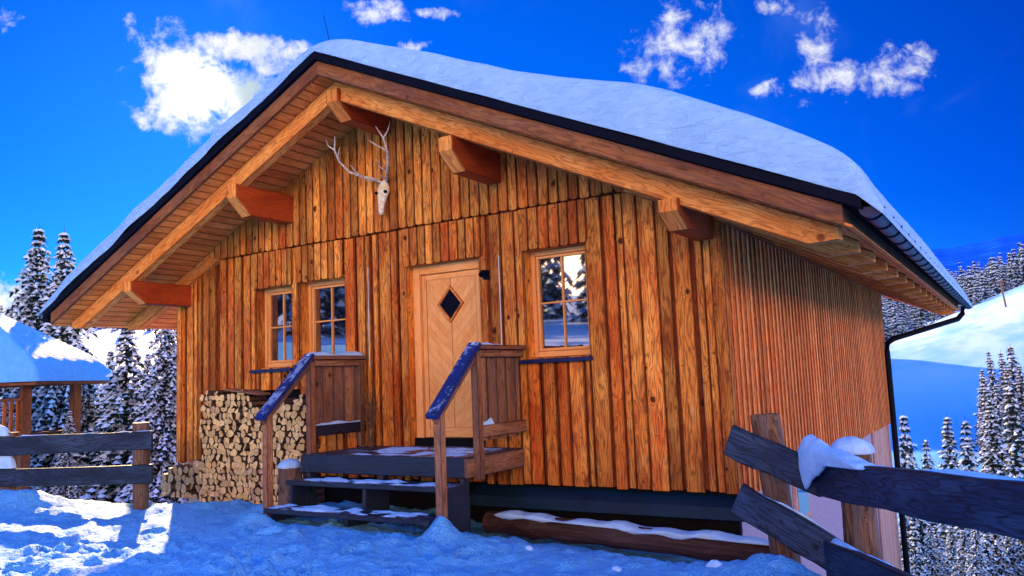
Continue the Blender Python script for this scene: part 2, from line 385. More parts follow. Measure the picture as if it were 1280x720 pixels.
# ------------------------------------------------------------------ terrain
def sstep(a, b, x): t_ = np.clip((x-a)/(b-a), 0, 1); return t_*t_*(3-2*t_)
def terrain(x, y):
    x = np.asarray(x, float); y = np.asarray(y, float)
    dx = x-CAM.x; dy = y-CAM.y; Rr = np.hypot(dx, dy); az = np.degrees(np.arctan2(dx, dy))
    d1 = (x+2.35)*.84+(y+.05)*.54
    d2 = (x+10.6)*(-.34)+(y+.75)*.94
    d = np.maximum(np.maximum(d1, d2), 0)
    back = sstep(60, 95, np.abs(az+20))       # behind the camera
    n = fbm(x*.35, y*.35, 3, 5)*.05+fbm(x*1.6, y*1.6, 3, 9)*.028
    top = -1.5+n-np.clip((x+4.2), 0, 4)*.05*sstep(-4, -.6, y)-.22*sstep(-1.5, -.75, y)*sstep(-6.2, -4.8, x)-.06*sstep(-1.5, -.6, y)
    top = top-.62*(np.sqrt(d*d+.05)-.22)*sstep(0, .5, d)
    # valley profile
    L = np.log(np.maximum(Rr, 1))
    e_r = 1.3+np.clip(az+7, -14, 12)*.38
    kR = [8, 12, 22, 40, 70, 100, 150, 220]; vR = [-4.4, -4.4, -6.2, -10, -13, -12.4, -8.2, -1.5]
    right = np.interp(L, np.log(kR), vR)
    f1 = np.clip((Rr-220)/200, 0, 1)
    right = right+(420*np.tan(np.radians(e_r))+1.5)*f1**.8*(Rr > 220)
    f2 = np.clip((Rr-420)/480, 0, 1); right = right+f2*(900*math.tan(R_(5.0))-420*np.tan(np.radians(e_r)))
    f3 = np.clip((Rr-900)/1900, 0, 1); right = right+f3*(2800*np.tan(np.radians(6.95+.06*(az+4)+.12*fbm(az*.35, az*0+3, 4, 77)))-900*math.tan(R_(5.0)))
    kL = [8, 20, 30, 60, 120, 300, 900]; vL = [-2.6, -3.3, -4.2, -6, -5, 8, 62]
    left = np.interp(L, np.log(kL), vL)
    f3 = np.clip((Rr-900)/1500, 0, 1); left = left+f3*40
    w = sstep(-45, -14, az); v = left*(1-w)+right*w
    bk = -1.5+np.interp(L, np.log([8, 30, 46, 80, 300, 1500]), [0, 2.0, 4.6, 9, 26, 90])
    v = v*(1-back)+bk*back
    v = v+sstep(30, 120, Rr)*fbm(x*.02, y*.02, 3, 31)*1.0+fbm(x*.25, y*.25, 3, 12)*.12
    # ridge added unseen behind the cabin to throw shade on the valley slope
    v = v+60*np.exp(-(((x+112)/34)**2+((y-245)/80)**2))
    z = np.where(Rr < 60, np.maximum(np.where(back > .5, -1.5+n, top), v), v)
    nearm = 1-sstep(12, 20, Rr)
    # trodden snow detail
    det = np.abs(fbm(x*2.3, y*2.3, 4, 21, .55))*.036+fbm(x*9, y*9, 4, 25, .65)*.012
    z = z+nearm*(det-.03)
    # bank under left fence, drifts at post feet, clods
    fd = (x+10.5)*(-.34)+(y+1.2)*.94
    z = z+.2*np.exp(-(fd+.35)**2/.12)*sstep(-10.9, -11.7, x)*(Rr < 14)
    for cx, cy, r_, h_ in ((-4.78, -1.72, .11, .22), (-7.2, -1.9, .13, .14), (-4.45, -.95, .12, .13), (-4.0, -.8, .2, .06), (-1.75, -1.45, .2, .16), (-2.3, -1.3, .3, .08), (-3.2, -1.1, .35, .08), (-7.9, -1.1, .25, .1), (-9.2, -1.1, .3, .06), (-4.4, -.62, .22, .09), (-3.7, -.68, .16, .05), (-3.0, -.66, .25, .10), (-2.5, -.72, .2, .08), (-5.0, -.7, .15, .06)):
        z = z+h_*np.exp(-((x-cx)**2+(y-cy)**2)/(2*r_*r_))
    # foot prints
    return z
FOOT = [(-6.0+rng.uniform(-2.6, 2.6), -3.2+rng.uniform(-1.4, 1.3), rng.uniform(0, 3.1)) for _ in range(46)]
def H(x, y): return float(terrain(np.array([x]), np.array([y]))[0])

def build_ground():
    rad = [1.2]
    while rad[-1] < 22: rad.append(rad[-1]*1.0072)
    while rad[-1] < 9000: rad.append(rad[-1]*1.03)
    az = list(np.arange(-70, 6, .17))+list(np.arange(6, 290, 2.5))
    rad = np.array(rad); az = np.radians(np.array(az))
    RR, AA = np.meshgrid(rad, az, indexing='ij')
    X = CAM.x+RR*np.sin(AA); Y = CAM.y+RR*np.cos(AA); Z = terrain(X, Y)
    for fx, fy, fa in FOOT:
        mk = (np.abs(X-fx) < .5) & (np.abs(Y-fy) < .5)
        u = (X-fx)*math.cos(fa)+(Y-fy)*math.sin(fa); w_ = -(X-fx)*math.sin(fa)+(Y-fy)*math.cos(fa)
        q = (u/.16)**2+(w_/.075)**2
        Z = Z+np.where(mk, -.07*np.exp(-q**2)+.035*np.exp(-((np.sqrt(q)-1.45)/.35)**2), 0)
    nr, na = X.shape
    # close the centre
    v = np.stack([X, Y, Z], -1).reshape(-1, 3); c = np.array([[CAM.x, CAM.y, H(CAM.x, CAM.y)]])
    v = np.concatenate([v, c]); ci = len(v)-1
    i = np.arange(nr-1)[:, None]*na; j = np.arange(na)[None, :]; j2 = (j+1) % na
    q = np.stack([i+j, i+na+j, i+na+j2, i+j2], -1).reshape(-1, 4)
    tri = np.stack([np.arange(na), (np.arange(na)+1) % na, np.full(na, ci)], -1)
    me = bpy.data.meshes.new('snow_ground')
    me.vertices.add(len(v)); me.vertices.foreach_set('co', v.astype(np.float32).ravel())
    nl = q.size+tri.size; me.loops.add(nl)
    me.loops.foreach_set('vertex_index', np.concatenate([q[:, ::-1].ravel(), tri.ravel()]).astype(np.int32))
    npoly = len(q)+len(tri); me.polygons.add(npoly)
    st = np.concatenate([np.arange(len(q))*4, q.size+np.arange(len(tri))*3]).astype(np.int32)
    me.polygons.foreach_set('loop_start', st)
    me.polygons.foreach_set('use_smooth', np.ones(npoly, dtype=bool))
    me.update(calc_edges=True); me.validate()
    o = bpy.data.objects.new('ground', me); COL.objects.link(o)
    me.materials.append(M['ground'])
    tag(o, 'snow covered ground with trodden tracks, dropping to the valley slopes', 'ground', kind='structure')
build_ground()

# ------------------------------------------------------------------ cabin
X0 = -6.75; S = .455; ZM = 3.93
def roofz(x, z0): return z0-S*abs(x-X0)
XL, XR, YB = -11.06, -2.44, 11.0
cabin = empty('wooden_cabin', (X0, 0, -1.5), 'large orange timber cabin with snow covered gable roof and antlered front', 'cabin')
RW = 3.66   # rafter top line at apex
OPEN = [(-9.32, -8.57, .26, 1.42), (-8.42, -7.56, .30, 1.43), (-4.76, -3.96, .20, 1.45), (-6.50, -5.37, -.84, 1.45), (-10.12, -8.45, -2.0, -.05)]
def zint(xm, z0, z1):
    segs = [(z0, z1)]
    for a, b, c, d in OPEN:
        if a < xm < b:
            ns = []
            for s0, s1 in segs:
                if d <= s0 or c >= s1: ns.append((s0, s1)); continue
                if c > s0: ns.append((s0, c))
                if d < s1: ns.append((d, s1))
            segs = ns
    return segs
edges = sorted(set([XL, XR]+[e for o_ in OPEN for e in o_[:2]]))
cl = MB(); joints = []
for a, b in zip(edges[:-1], edges[1:]):
    x = a
    while x < b-1e-6:
        w = rng.uniform(.13, .21); nx = x+w
        if b-nx < .09: nx = b
        xm = (x+nx)/2
        for z0, z1 in zint(xm, -1.2 if x > -10.5 else -1.08, 9):
            yy = rng.uniform(-.003, .003)
            if z1 > 8: poly = [(x+.003, z0), (nx-.003, z0), (nx-.003, roofz(nx, RW)), (x+.003, roofz(x, RW))]
            else: poly = [(x+.003, z0), (nx-.003, z0), (nx-.003, z1), (x+.003, z1)]
            if x < X0 < nx and z1 > 8: poly = [(x+.003, z0), (nx-.003, z0), (nx-.003, roofz(nx, RW)), (X0, RW), (x+.003, roofz(x, RW))]
            cl.prism([(p[0], p[1]) for p in poly], (0, yy, 0), (1, 0, 0), (0, 0, 1), (0, -1, 0), .026, (0, 0, 1))
        joints.append(nx); x = nx
cl.build('front_cladding', M['low'], cabin)
bt = MB()
for a, b in zip(edges[:-1], edges[1:]):
    inside = any(abs(a-o_[0]) < 1e-6 or (o_[0] < (a+b)/2 < o_[1]) for o_ in OPEN)
    x = a+rng.uniform(0, .02)
    while x < b-.05:
        w = rng.choice((.075, .10, .13, .15, .17, .19)); nx = min(x+w, b-.004)
        if b-nx < .06: nx = b-.004
        xm = (x+nx)/2
        for z0, z1 in zint(xm, (-1.215 if xm > -10.5 else -1.09)+rng.uniform(-.012, .012), 1.922):
            z1 = min(z1, roofz(x, RW), roofz(nx, RW))
            if z1-z0 < .08: continue
            bt.box(x, nx, -.056+rng.uniform(-.005, .004), -.0285, z0, z1)
        # above the scalloped layer near the eaves the boards run on to the roof
        x = nx+rng.choice((.012, .02, .035, .05))
bt.build('cover_boards', M['clad'], cabin)
# upper gable layer with scalloped lower edge
ga = MB()
def scallop(mb, x, nx, zb, zt0, zt1, y0, d, apex=None):
    c_ = min(.028, (nx-x)*.24)
    poly = [(x, zb+c_), (x+c_*.4, zb+c_*.35), (x+c_, zb), (nx-c_, zb), (nx-c_*.4, zb+c_*.35), (nx, zb+c_), (nx, zt1)]
    if apex: poly.append(apex)
    poly.append((x, zt0))
    mb.prism(poly, (0, y0, 0), (1, 0, 0), (0, 0, 1), (0, -1, 0), d, (0, 0, 1))
half = (RW-1.94)/S-.25
x = X0-half
while x < X0+half-.05:
    w = rng.uniform(.112, .135); nx = x+w
    zb = 1.94+rng.uniform(-.008, .008)
    ap = (X0, RW) if x < X0 < nx else None
    if min(roofz(x, RW), roofz(nx, RW)) > zb+.06:
        scallop(ga, x, nx, zb, roofz(x, RW), roofz(nx, RW), -.0625-rng.uniform(0, .008), .034, ap)
    x = nx+rng.uniform(.010, .016)
ga.build('gable_cladding', M['clad'], cabin)
for a, b, c, d in OPEN[:4]:
    sm = MB(); x = a-.02
    while x < b+.02:
        nx = min(x+rng.uniform(.1, .13), b+.04)
        if nx-x > .05: scallop(sm, x, nx, d-.01+rng.uniform(-.006, .006), 1.922, 1.922, -.0625, .028)
        x = nx+.01
    sm.build('lintel_boards', M['clad'], cabin)
cb = MB(); cb.box(XR-.10, XR+.03, -.085, .0, -1.22, roofz(XR, RW)-.02)
cb.build('corner_board', M['clad'], cabin); cb = MB(); cb.box(XL-.02, XL+.09, -.085, .0, -1.10, roofz(XL, RW)-.02)
cb.build('corner_board', M['clad'], cabin); cb = MB(); cb.box(XR+.002, XR+.035, YB-.1, YB+.05, -1.25, 1.62)
cb.build('corner_board', M['low'], cabin)
# body
bd = MB()
sec = [(XL+.02, -1.05), (XR-.02, -1.05), (XR-.02, roofz(XR, RW)-.05), (X0, RW-.04), (XL+.02, roofz(XL, RW)-.05)]
bd.prism(sec, (0, .26, 0), (1, 0, 0), (0, 0, 1), (0, 1, 0), YB-.3, (0, 1, 0))
bd.build('wall_body', M['side'], cabin)
bs = MB()
bs.box(XL+.03, XR-.06, .10, YB-.1, -5.2, -1.06)
bs.build('basement_wall', M['plaster'], cabin)
bb = MB()
y = 8.7
while y < YB: bb.box(XR-.055, XR-.03, y, min(y+.15, YB+.0), -5.2, -1.3); y += .156
bb.build('basement_boards', M['basement'], cabin)
bf = MB()
bf.box(XL+.5, XR-.02, .02, .095, -1.75, -1.19)
bf.build('plinth_recess', M['void'], cabin)
fl = MB()
fl.prism([(.015, -1.24), (-.16, -1.34), (-.18, -1.46), (.015, -1.50)], (-5.55, 0, 0), (0, 1, 0), (0, 0, 1), (1, 0, 0), 3.2, (1, 0, 0))
fl.build('base_flashing', M['teal'], cabin, bevel=.006)
# basement window
bw = MB(); bw.box(XR-.055, XR-.02, 2.35, 3.1, -1.95, -1.35, 'y'); bwo = bw.build('basement_window', M['basement'], cabin)
bp_ = MB(); bp_.box(XR-.019, XR-.014, 2.45, 3.0, -1.87, -1.43); bp_.build('pane', M['glass'], bwo)
# side slats
ss_ = MB(); y = .0
ss_.box(XR-.02, XR-.001, -.0, YB, -1.25, 1.5)
ss_.build('side_backing_boards', M['low'], cabin)
ss_ = MB(); y = .03
while y < YB-.1:
    w = .088; ss_.box(XR, XR+.045, y, y+w, -1.29+rng.uniform(-.01, .01), 1.52); y += .176
ss_.build('side_slats', M['side'], cabin)
sp = MB()
sp.box(XR-.001, XR+.10, .02, YB+1.6, 1.44, 1.60, 'y'); sp.box(XR+.101, XR+.16, .25, YB+1.6, 1.50, 1.60, 'y')
sp.build('wall_plate', M['purl'], cabin, bevel=.006)

# roof timbers
RH = 5.6
def rafter(yc, th, zb, hv, mat, name):
    mb = MB()
    for sgn in (-1, 1):
        # side profile in (x,z)
        t0 = (0, zb); tt = (0, zb+hv)
        xe = sgn*RH
        poly = [(0, zb), (sgn*(RH-.26), zb-S*(RH-.26)), (xe, zb-S*RH+.13), (xe, zb+hv-S*RH), (0, zb+hv)]
        dirv = V((sgn, 0, -S)).normalized()
        mb.prism(poly, (X0, yc-th/2, 0), (1, 0, 0), (0, 0, 1), (0, 1, 0), th, dirv)
    return mb.build(name, mat, cabin, bevel=.008)
for i in range(16):
    yc = -.95+i*.92
    rafter(yc, .13, 3.43, .235, M['beam'], 'rafter')
# purlins: (right edge x, width, top, bottom)
for xr_, w, zt, zb in ((X0+.1, .2, 3.545, 3.21), (-4.98, .2, 2.635, 2.28), (-8.48, .2, 2.665, 2.27), (-2.49, .2, 1.56, 1.30), (-10.76, .2, 1.60, 1.28)):
    mb = MB()
    yf = -1.06
    hmid = zb+(zt-zb)*.55
    mb.prism([(yf, hmid), (yf+.24, zb), (0.2, zb), (.2, zt), (yf, zt)], (xr_-w, 0, 0), (0, 1, 0), (0, 0, 1), (1, 0, 0), w, (0, 1, 0))
    mb.build('purlin', M['purl'], cabin, bevel=.01)
    # pale end grain
    e = MB(); e.prism([(yf-.004, hmid), (yf+.234, zb), (yf+.24, zb+.0), (yf+.004, hmid), (yf+.004, zt-.002), (yf-.004, zt-.002)], (xr_-w+.004, 0, 0), (0, 1, 0), (0, 0, 1), (1, 0, 0), w-.008, (0, 0, 1))
    e.build('purlin_end', M['beam'], cabin)
# soffit boards
so_ = MB(); zS = 3.668
for sgn in (-1, 1):
    s_ = 0.0
    while s_ < RH+.12:
        w = .135
        a, b = s_+.002, min(s_+w, RH+.14)-.002
        poly = [(sgn*a, zS-S*a), (sgn*b, zS-S*b), (sgn*b, zS+.022-S*b), (sgn*a, zS+.022-S*a)]
        so_.prism(poly, (X0, -1.26, 0), (1, 0, 0), (0, 0, 1), (0, 1, 0), 14.4, (0, 1, 0))
        s_ += w
so_.build('soffit', M['soffit'], cabin)
# barge boards
for sgn in (-1, 1):
    mb = MB(); dirv = V((sgn, 0, -S)).normalized(); E_ = 5.68
    poly = [(0, 3.655), (sgn*E_, 3.655-S*E_), (sgn*E_, 3.83-S*E_), (0, 3.83)]
    mb.prism(poly, (X0, -1.30, 0), (1, 0, 0), (0, 0, 1), (0, 1, 0), .035, dirv)
    mb.build('barge_board', M['barge'], cabin, bevel=.004)
dk = MB()
for sgn in (-1, 1):
    dirv = V((sgn, 0, -S)).normalized(); E_ = 5.78
    dk.prism([(0, 3.692), (sgn*(E_-.1), 3.692-S*(E_-.1)), (sgn*(E_-.1), 3.832-S*(E_-.1)), (0, 3.832)], (X0, -1.262, 0), (1, 0, 0), (0, 0, 1), (0, 1, 0), 14.4, dirv)
dk.build('roof_deck', M['barge'], cabin)
mt = MB()
for sgn in (-1, 1):
    dirv = V((sgn, 0, -S)).normalized(); E_ = 5.83
    mt.prism([(0, 3.834), (sgn*E_, 3.834-S*E_), (sgn*E_, ZM-S*E_), (0, ZM)], (X0, -1.345, 0), (1, 0, 0), (0, 0, 1), (0, 1, 0), 14.55, dirv)
mt.build('roof_sheet', M['black'], cabin, bevel=.006)
# gutters
for sgn in (-1, 1):
    g = MB(); gx = X0+sgn*5.88; gz = 1.20; n = 10
    ys = np.arange(-1.2, 13.3, .55)
    prof = [(math.cos(math.pi+math.pi*k/n)*.085, math.sin(math.pi+math.pi*k/n)*.085) for k in range(n+1)]
    prof2 = [(p[0]*.93, p[1]*.93) for p in prof]
    poly = prof+prof2[::-1]
    # as quads (concave section)
    for k in range(n):
        g.prism([prof[k], prof[k+1], prof2[k+1], prof2[k]], (gx, -1.28, gz), (1, 0, 0), (0, 0, 1), (0, 1, 0), 14.5, (0, 1, 0), .5)
    g.prism(prof, (gx, -1.285, gz), (1, 0, 0), (0, 0, 1), (0, 1, 0), .008, (0, 0, 1), .5)
    go = g.build('gutter', M['gutter'] if sgn > 0 else M['black'], cabin)
    for yy in ys:
        b_ = MB()
        for k in range(n):
            a1, a2 = math.pi+math.pi*k/n, math.pi+math.pi*(k+1)/n
            q = [(math.cos(a1)*.097, math.sin(a1)*.097), (math.cos(a2)*.097, math.sin(a2)*.097), (math.cos(a2)*.088, math.sin(a2)*.088), (math.cos(a1)*.088, math.sin(a1)*.088)]
            b_.prism(q, (gx, yy, gz), (1, 0, 0), (0, 0, 1), (0, 1, 0), .03, (0, 1, 0), .5)
        b_.beam((gx-sgn*.09, yy+.015, gz), (gx-sgn*.22, yy+.015, gz+.06), .03, .006)
        b_.build('bracket', M['black'], go)
dp_ = MB()
dp_.tube([(-.93, 12.2, 1.12), (-.95, 12.2, .98), (-1.05, 12.1, .86), (-2.22, 10.86, .47), (-2.33, 10.76, .38), (-2.345, 10.74, .2), (-2.345, 10.74, -5.0)], .058, 10)
dp_.build('downpipe', M['black'], cabin, smooth=True)
lr = MB(); lr.tube([(-6.9, -.9, 4.1), (-6.97, -.9, 4.4), (-7.03, -.9, 4.62)], .004, 5); lr.build('lightning_rod', M['black'], cabin)

# windows
def window(x0, x1, z0, z1, side_casing=False):
    f = MB(); Y = .135; w = .055
    # reveals
    f.box(x0-.02, x0+.004, -.03, .25, z0, z1); f.box(x1-.004, x1+.02, -.03, .25, z0, z1)
    f.box(x0+.004, x1-.004, -.03, .25, z1-.004, z1+.03, 'x'); f.box(x0+.004, x1-.004, -.028, .25, z0-.03, z0+.004, 'x')
    fo = f.build('window', M['clad'], cabin)
    c = MB(); xa = x0+.006; xb = x1-.006
    c.box(xa, xa+w, Y-.02, Y+.05, z0+.006, z1-.006); c.box(xb-w, xb, Y-.02, Y+.05, z0+.006, z1-.006)
    c.box(xa+w, xb-w, Y-.02, Y+.05, z1-w-.006, z1-.006, 'x'); c.box(xa+w, xb-w, Y-.02, Y+.05, z0+.006, z0+w+.02, 'x')
    c.build('frame', M['door'], fo, bevel=.004)
    s = MB(); xa += w+.003; xb -= w+.003; za = z0+w+.024; zb = z1-w-.01; t = .032
    s.box(xa, xa+t, Y+.0, Y+.05, za, zb); s.box(xb-t, xb, Y+.0, Y+.05, za, zb)
    s.box(xa+t, xb-t, Y, Y+.05, za, za+t, 'x'); s.box(xa+t, xb-t, Y, Y+.05, zb-t, zb, 'x')
    xm = (xa+xb)/2; zm = (za+zb)/2
    s.box(xm-.011, xm+.011, Y+.004, Y+.046, za+t, zb-t); s.box(xa+t, xm-.012, Y+.006, Y+.044, zm-.011, zm+.011, 'x'); s.box(xm+.012, xb-t, Y+.006, Y+.044, zm-.011, zm+.011, 'x')
    s.build('sash', M['door'], fo, bevel=.003)
    p = MB(); p.box(xa+t*.5, xb-t*.5, Y+.025, Y+.03, za+t*.5, zb-t*.5); p.build('pane', M['glass'], fo)
    sl_ = MB(); sl_.prism([(.10, z0+.012), (-.12, z0-.02), (-.12, z0-.06), (-.055, z0-.055), (-.055, z0-.035), (.10, z0+.0)], (x0-.06, 0, 0), (0, 1, 0), (0, 0, 1), (1, 0, 0), x1-x0+.1, (1, 0, 0))
    sl_.build('sill', M['gutter'], fo, bevel=.003)
    return fo
window(*OPEN[0]); window(*OPEN[1]); window(*OPEN[2])
# door
f = MB(); x0, x1, z0, z1 = OPEN[3]
f.box(x0-.02, x0+.004, -.056, .25, z0, z1); f.box(x1-.004, x1+.02, -.056, .25, z0, z1); f.box(x0+.004, x1-.004, -.056, .25, z1-.004, z1+.03, 'x')
do = f.build('door', M['clad'], cabin)
c = MB(); Y = .10
c.box(x0+.006, x0+.12, Y-.03, Y+.08, z0, z1-.006); c.box(x1-.10, x1-.006, Y-.03, Y+.08, z0, z1-.006); c.box(x0+.12, x1-.10, Y-.03, Y+.08, z1-.12, z1-.006, 'x')
c.build('frame', M['door'], do, bevel=.005)
lf = MB(); xa, xb, za, zb = x0+.124, x1-.104, z0+.13, z1-.125; Y = .11
lf.box(xa, xb, Y+.005, Y+.05, za, zb, rnd=.3)
lf.box(xa, xa+.07, Y-.004, Y+.004, za, zb, rnd=.2); lf.box(xb-.07, xb, Y-.004, Y+.004, za, zb, rnd=.6); lf.box(xa+.07, xb-.07, Y-.004, Y+.004, zb-.07, zb, 'x', .4); lf.box(xa+.07, xb-.07, Y-.004, Y+.004, za, za+.12, 'x', .7)
xm = (xa+xb)/2; il, ir, ib, it = xa+.072, xb-.072, za+.122, zb-.072
for sgn in (-1, 1):
    base = [(il, ib), (xm-.002, ib), (xm-.002, it), (il, it)] if sgn < 0 else [(xm+.002, ib), (ir, ib), (ir, it), (xm+.002, it)]
    for k in range(-12, 40):
        pl = base; c0 = k*.0805; q = .7071
        # strips:  sgn*(x-xm)*q*-1 + z*q in [c0,c0+w]
        a, b = -sgn*q, q; sh = a*xm+b*ib
        pl = clip_poly(pl, a, b, sh+c0+.079); pl = clip_poly(pl, -a, -b, -(sh+c0)) if len(pl) > 2 else pl
        if len(pl) > 2: lf.prism(pl, (0, Y+.0045, 0), (1, 0, 0), (0, 0, 1), (0, -1, 0), .003, V((0, 0, 1)), .35)
lf.build('leaf', M['door'], do)
df = MB(); cx, cz, r_ = -5.93, .93, .235
def diamond(r, y0, y1, mb, ri=None):
    if ri is None: mb.prism([(cx-r*.86, cz), (cx, cz-r), (cx+r*.86, cz), (cx, cz+r)], (0, y0, 0), (1, 0, 0), (0, 0, 1), (0, 1, 0), y1-y0, (0, 0, 1)); return
    o_ = [(cx-r*.86, cz), (cx, cz-r), (cx+r*.86, cz), (cx, cz+r)]; i_ = [(cx-ri*.86, cz), (cx, cz-ri), (cx+ri*.86, cz), (cx, cz+ri)]
    for k in range(4):
        j = (k+1) % 4; mb.prism([o_[k], o_[j], i_[j], i_[k]], (0, y0, 0), (1, 0, 0), (0, 0, 1), (0, 1, 0), y1-y0, V((o_[j][0]-o_[k][0], 0, o_[j][1]-o_[k][1])))
diamond(r_, Y-.018, Y+.004, df, .185); df.build('diamond_frame', M['beam'], do, bevel=.003)
dg = MB(); diamond(.184, Y-.006, Y+.003, dg); dg.build('diamond_pane', M['black'], do)
th = MB(); th.box(x0+.006, x1-.006, .03, .2, z0+.004, z0+.128, 'x'); th.build('threshold', M['void'], do)
hd = MB(); hd.tube([(xb-.035, Y-.01, .12), (xb-.035, Y-.05, .12), (xb-.12, Y-.055, .12)], .01, 8); hd.build('handle', M['black'], do, smooth=True)

# roof snow
def roof_snow():
    ks = [-5.95, -5.7, -5.3, -4, -2, -.6, 0, .5, 1.5, 2.6, 3.3, 4.0, 4.4, 5.0, 5.5, 5.8, 5.95]
    kt = [.08, .20, .25, .27, .26, .25, .28, .33, .39, .39, .46, .58, .54, .48, .42, .33, .06]
    xs = np.concatenate([np.linspace(-5.97, -5.5, 14), np.linspace(-5.45, 5.4, 150), np.linspace(5.45, 5.98, 18)])
    ysn = np.concatenate([-1.36+.9*(np.linspace(0, 1, 16)**1.6), np.linspace(-.4, 12.4, 110), np.linspace(12.5, 13.25, 10)])
    Xg, Yg = np.meshgrid(xs, ysn, indexing='ij')
    gx_ = np.linspace(-6.6, 6.6, 1321); gt_ = np.interp(gx_, ks, kt); kk_ = np.hanning(61); kk_ /= kk_.sum()
    gs_ = np.convolve(np.pad(gt_, 30, mode='edge'), kk_, mode='valid'); t = np.interp(Xg, gx_, gs_)*np.clip((5.99-np.abs(Xg))/.12, 0, 1)**.5
    t = t*(1+.06*fbm(Xg*.5, Yg*.4, 3, 3))+.008*fbm(Xg*1.4, Yg*1.2, 3, 8)
    df = np.clip((Yg+1.36)/.55, 0, 1); t = t*(.0+1.0*np.sqrt(1-(1-df)**2)*.30+.70*(df > 0)*np.clip(df*12, 0, 1))
    db = np.clip((13.25-Yg)/.5, 0, 1); t = t*np.sqrt(1-(1-db)**2)
    ridge = np.sqrt(Xg**2+.12)-.15
    zb = ZM+.004-S*np.abs(Xg)
    Zg = ZM+.0-S*np.minimum(np.abs(Xg), np.maximum(ridge, 0)+0*Xg)*1.0
    Zg = ZM-S*np.maximum(ridge, 0)*1.0+t-.04
    Zg = np.maximum(Zg, zb)
    # eave lip sags over the gutter
    over = np.clip((Xg-5.80)/.18, 0, 1); Zg = Zg-over*.10
    # wavy front edge
    Yf = Yg+np.where(Yg < -.6, .02*fbm(Xg*2.5, Xg*0+1, 3, 4), 0)
    mb_v = np.stack([Xg+X0, Yf, Zg], -1); nb = np.stack([Xg+X0, Yf, zb-over*.10], -1)
    a, b = Xg.shape
    vv = np.concatenate([mb_v.reshape(-1, 3), nb.reshape(-1, 3)])-np.array([X0, 0, ZM])
    fs = []
    for i in range(a-1):
        for j in range(b-1):
            k = i*b+j; fs.append((k, k+b, k+b+1, k+1))
    N = a*b
    for i in range(a-1):
        k = i*b; fs.append((k+b, k, k+N, k+b+N)); k = i*b+b-1; fs.append((k, k+b, k+b+N, k+N))
    for j in range(b-1):
        k = j; fs.append((k, k+1, k+1+N, k+N)); k = (a-1)*b+j; fs.append((k+1, k, k+N, k+1+N))
    me = bpy.data.meshes.new('roof_snow'); me.from_pydata(vv.tolist(), [], fs); me.materials.append(M['roofsnow'])
    me.polygons.foreach_set('use_smooth', np.ones(len(fs), dtype=bool)); me.update()
    o = bpy.data.objects.new('roof_snow', me); COL.objects.link(o); o.location = (X0, 0, ZM)
    tag(o, 'thick smooth snow blanket lying on the cabin roof', 'snow', kind='stuff')
roof_snow()

# generic snow pad
def pad(label, o, U, W, T, seed=1, thr=.15, nx=26, ny=14, up_=(0, 0, 1), ns=3.0, mat=None, lip=0.0):
    o, U, W, up_ = V(o), V(U), V(W), V(up_)
    lu, lw = U.length, W.length
    a = np.linspace(0, 1, nx); b = np.linspace(0, 1, ny); A, B = np.meshgrid(a, b, indexing='ij')
    e = np.minimum(np.minimum(A, 1-A)*lu/.05, np.minimum(B, 1-B)*lw/.03)
    e = np.sqrt(np.clip(e, 0, 1))
    n = fbm(A*lu*ns+seed*3.3, B*lw*ns*1.5+seed, 3, seed)*.5+.5
    h = T*(e*(n+.25)-thr)
    mb = MB(); idx = {}
    vs = []
    for i in range(nx):
        for j in range(ny):
            vs.append(o+U*a[i]+W*b[j]+up_*float(max(h[i, j], -.002)))
    ok = h > 0
    for i in range(nx-1):
        for j in range(ny-1):
            if ok[i, j] or ok[i+1, j] or ok[i, j+1] or ok[i+1, j+1]:
                q = [i*ny+j, (i+1)*ny+j, (i+1)*ny+j+1, i*ny+j+1]
                mb.f.append(tuple(q)); mb.uv += [(0, 0)]*4; mb.r.append(.5); mb.mi.append(0)
    mb.v = [tuple(p) for p in vs]
    if not mb.f: return
    used = sorted({k for f_ in mb.f for k in f_}); mp = {k: i for i, k in enumerate(used)}
    mb.v = [mb.v[k] for k in used]; mb.f = [tuple(mp[k] for k in f_) for f_ in mb.f]
    ob = mb.build('snow_pad', mat or M['snowpad'], None, smooth=True, origin=o)
    tag(ob, label, 'snow', kind='stuff'); return ob

# ------------------------------------------------------------------ entrance steps
st = empty('entrance_steps', (-6.0, -1.0, -1.5), 'dark weathered wooden entrance steps with platform and two sloping handrails', 'steps')
PX0, PX1, PY = -7.2, -4.88, -1.15
pf = MB(); y = PY+.02
while y < -.06: pf.box(PX0+.01, PX1-.01, y, y+.135, -.845, -.805, 'x'); y += .142
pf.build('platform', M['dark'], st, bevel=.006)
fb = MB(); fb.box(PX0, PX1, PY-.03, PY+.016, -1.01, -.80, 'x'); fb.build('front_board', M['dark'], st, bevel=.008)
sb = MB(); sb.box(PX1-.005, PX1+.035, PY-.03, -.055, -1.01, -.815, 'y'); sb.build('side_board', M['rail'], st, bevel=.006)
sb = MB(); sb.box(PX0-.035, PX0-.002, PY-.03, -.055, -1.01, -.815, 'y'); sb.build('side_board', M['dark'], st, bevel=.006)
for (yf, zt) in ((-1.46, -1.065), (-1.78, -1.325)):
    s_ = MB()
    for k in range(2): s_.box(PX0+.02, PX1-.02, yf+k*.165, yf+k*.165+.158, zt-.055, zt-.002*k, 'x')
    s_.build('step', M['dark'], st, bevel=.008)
for xx in (PX0+.04, -6.05, PX1-.09):
    sg = MB(); sg.prism([(-1.05, -1.02), (-1.05, -1.75), (-1.72, -1.75), (-1.70, -1.38), (-1.44, -1.38), (-1.42, -1.12), (-1.16, -1.12), (-1.14, -1.02)][::-1], (xx, 0, 0), (0, 1, 0), (0, 0, 1), (1, 0, 0), .05, (0, 0, 1))
    sg.build('stringer', M['dark'], st)
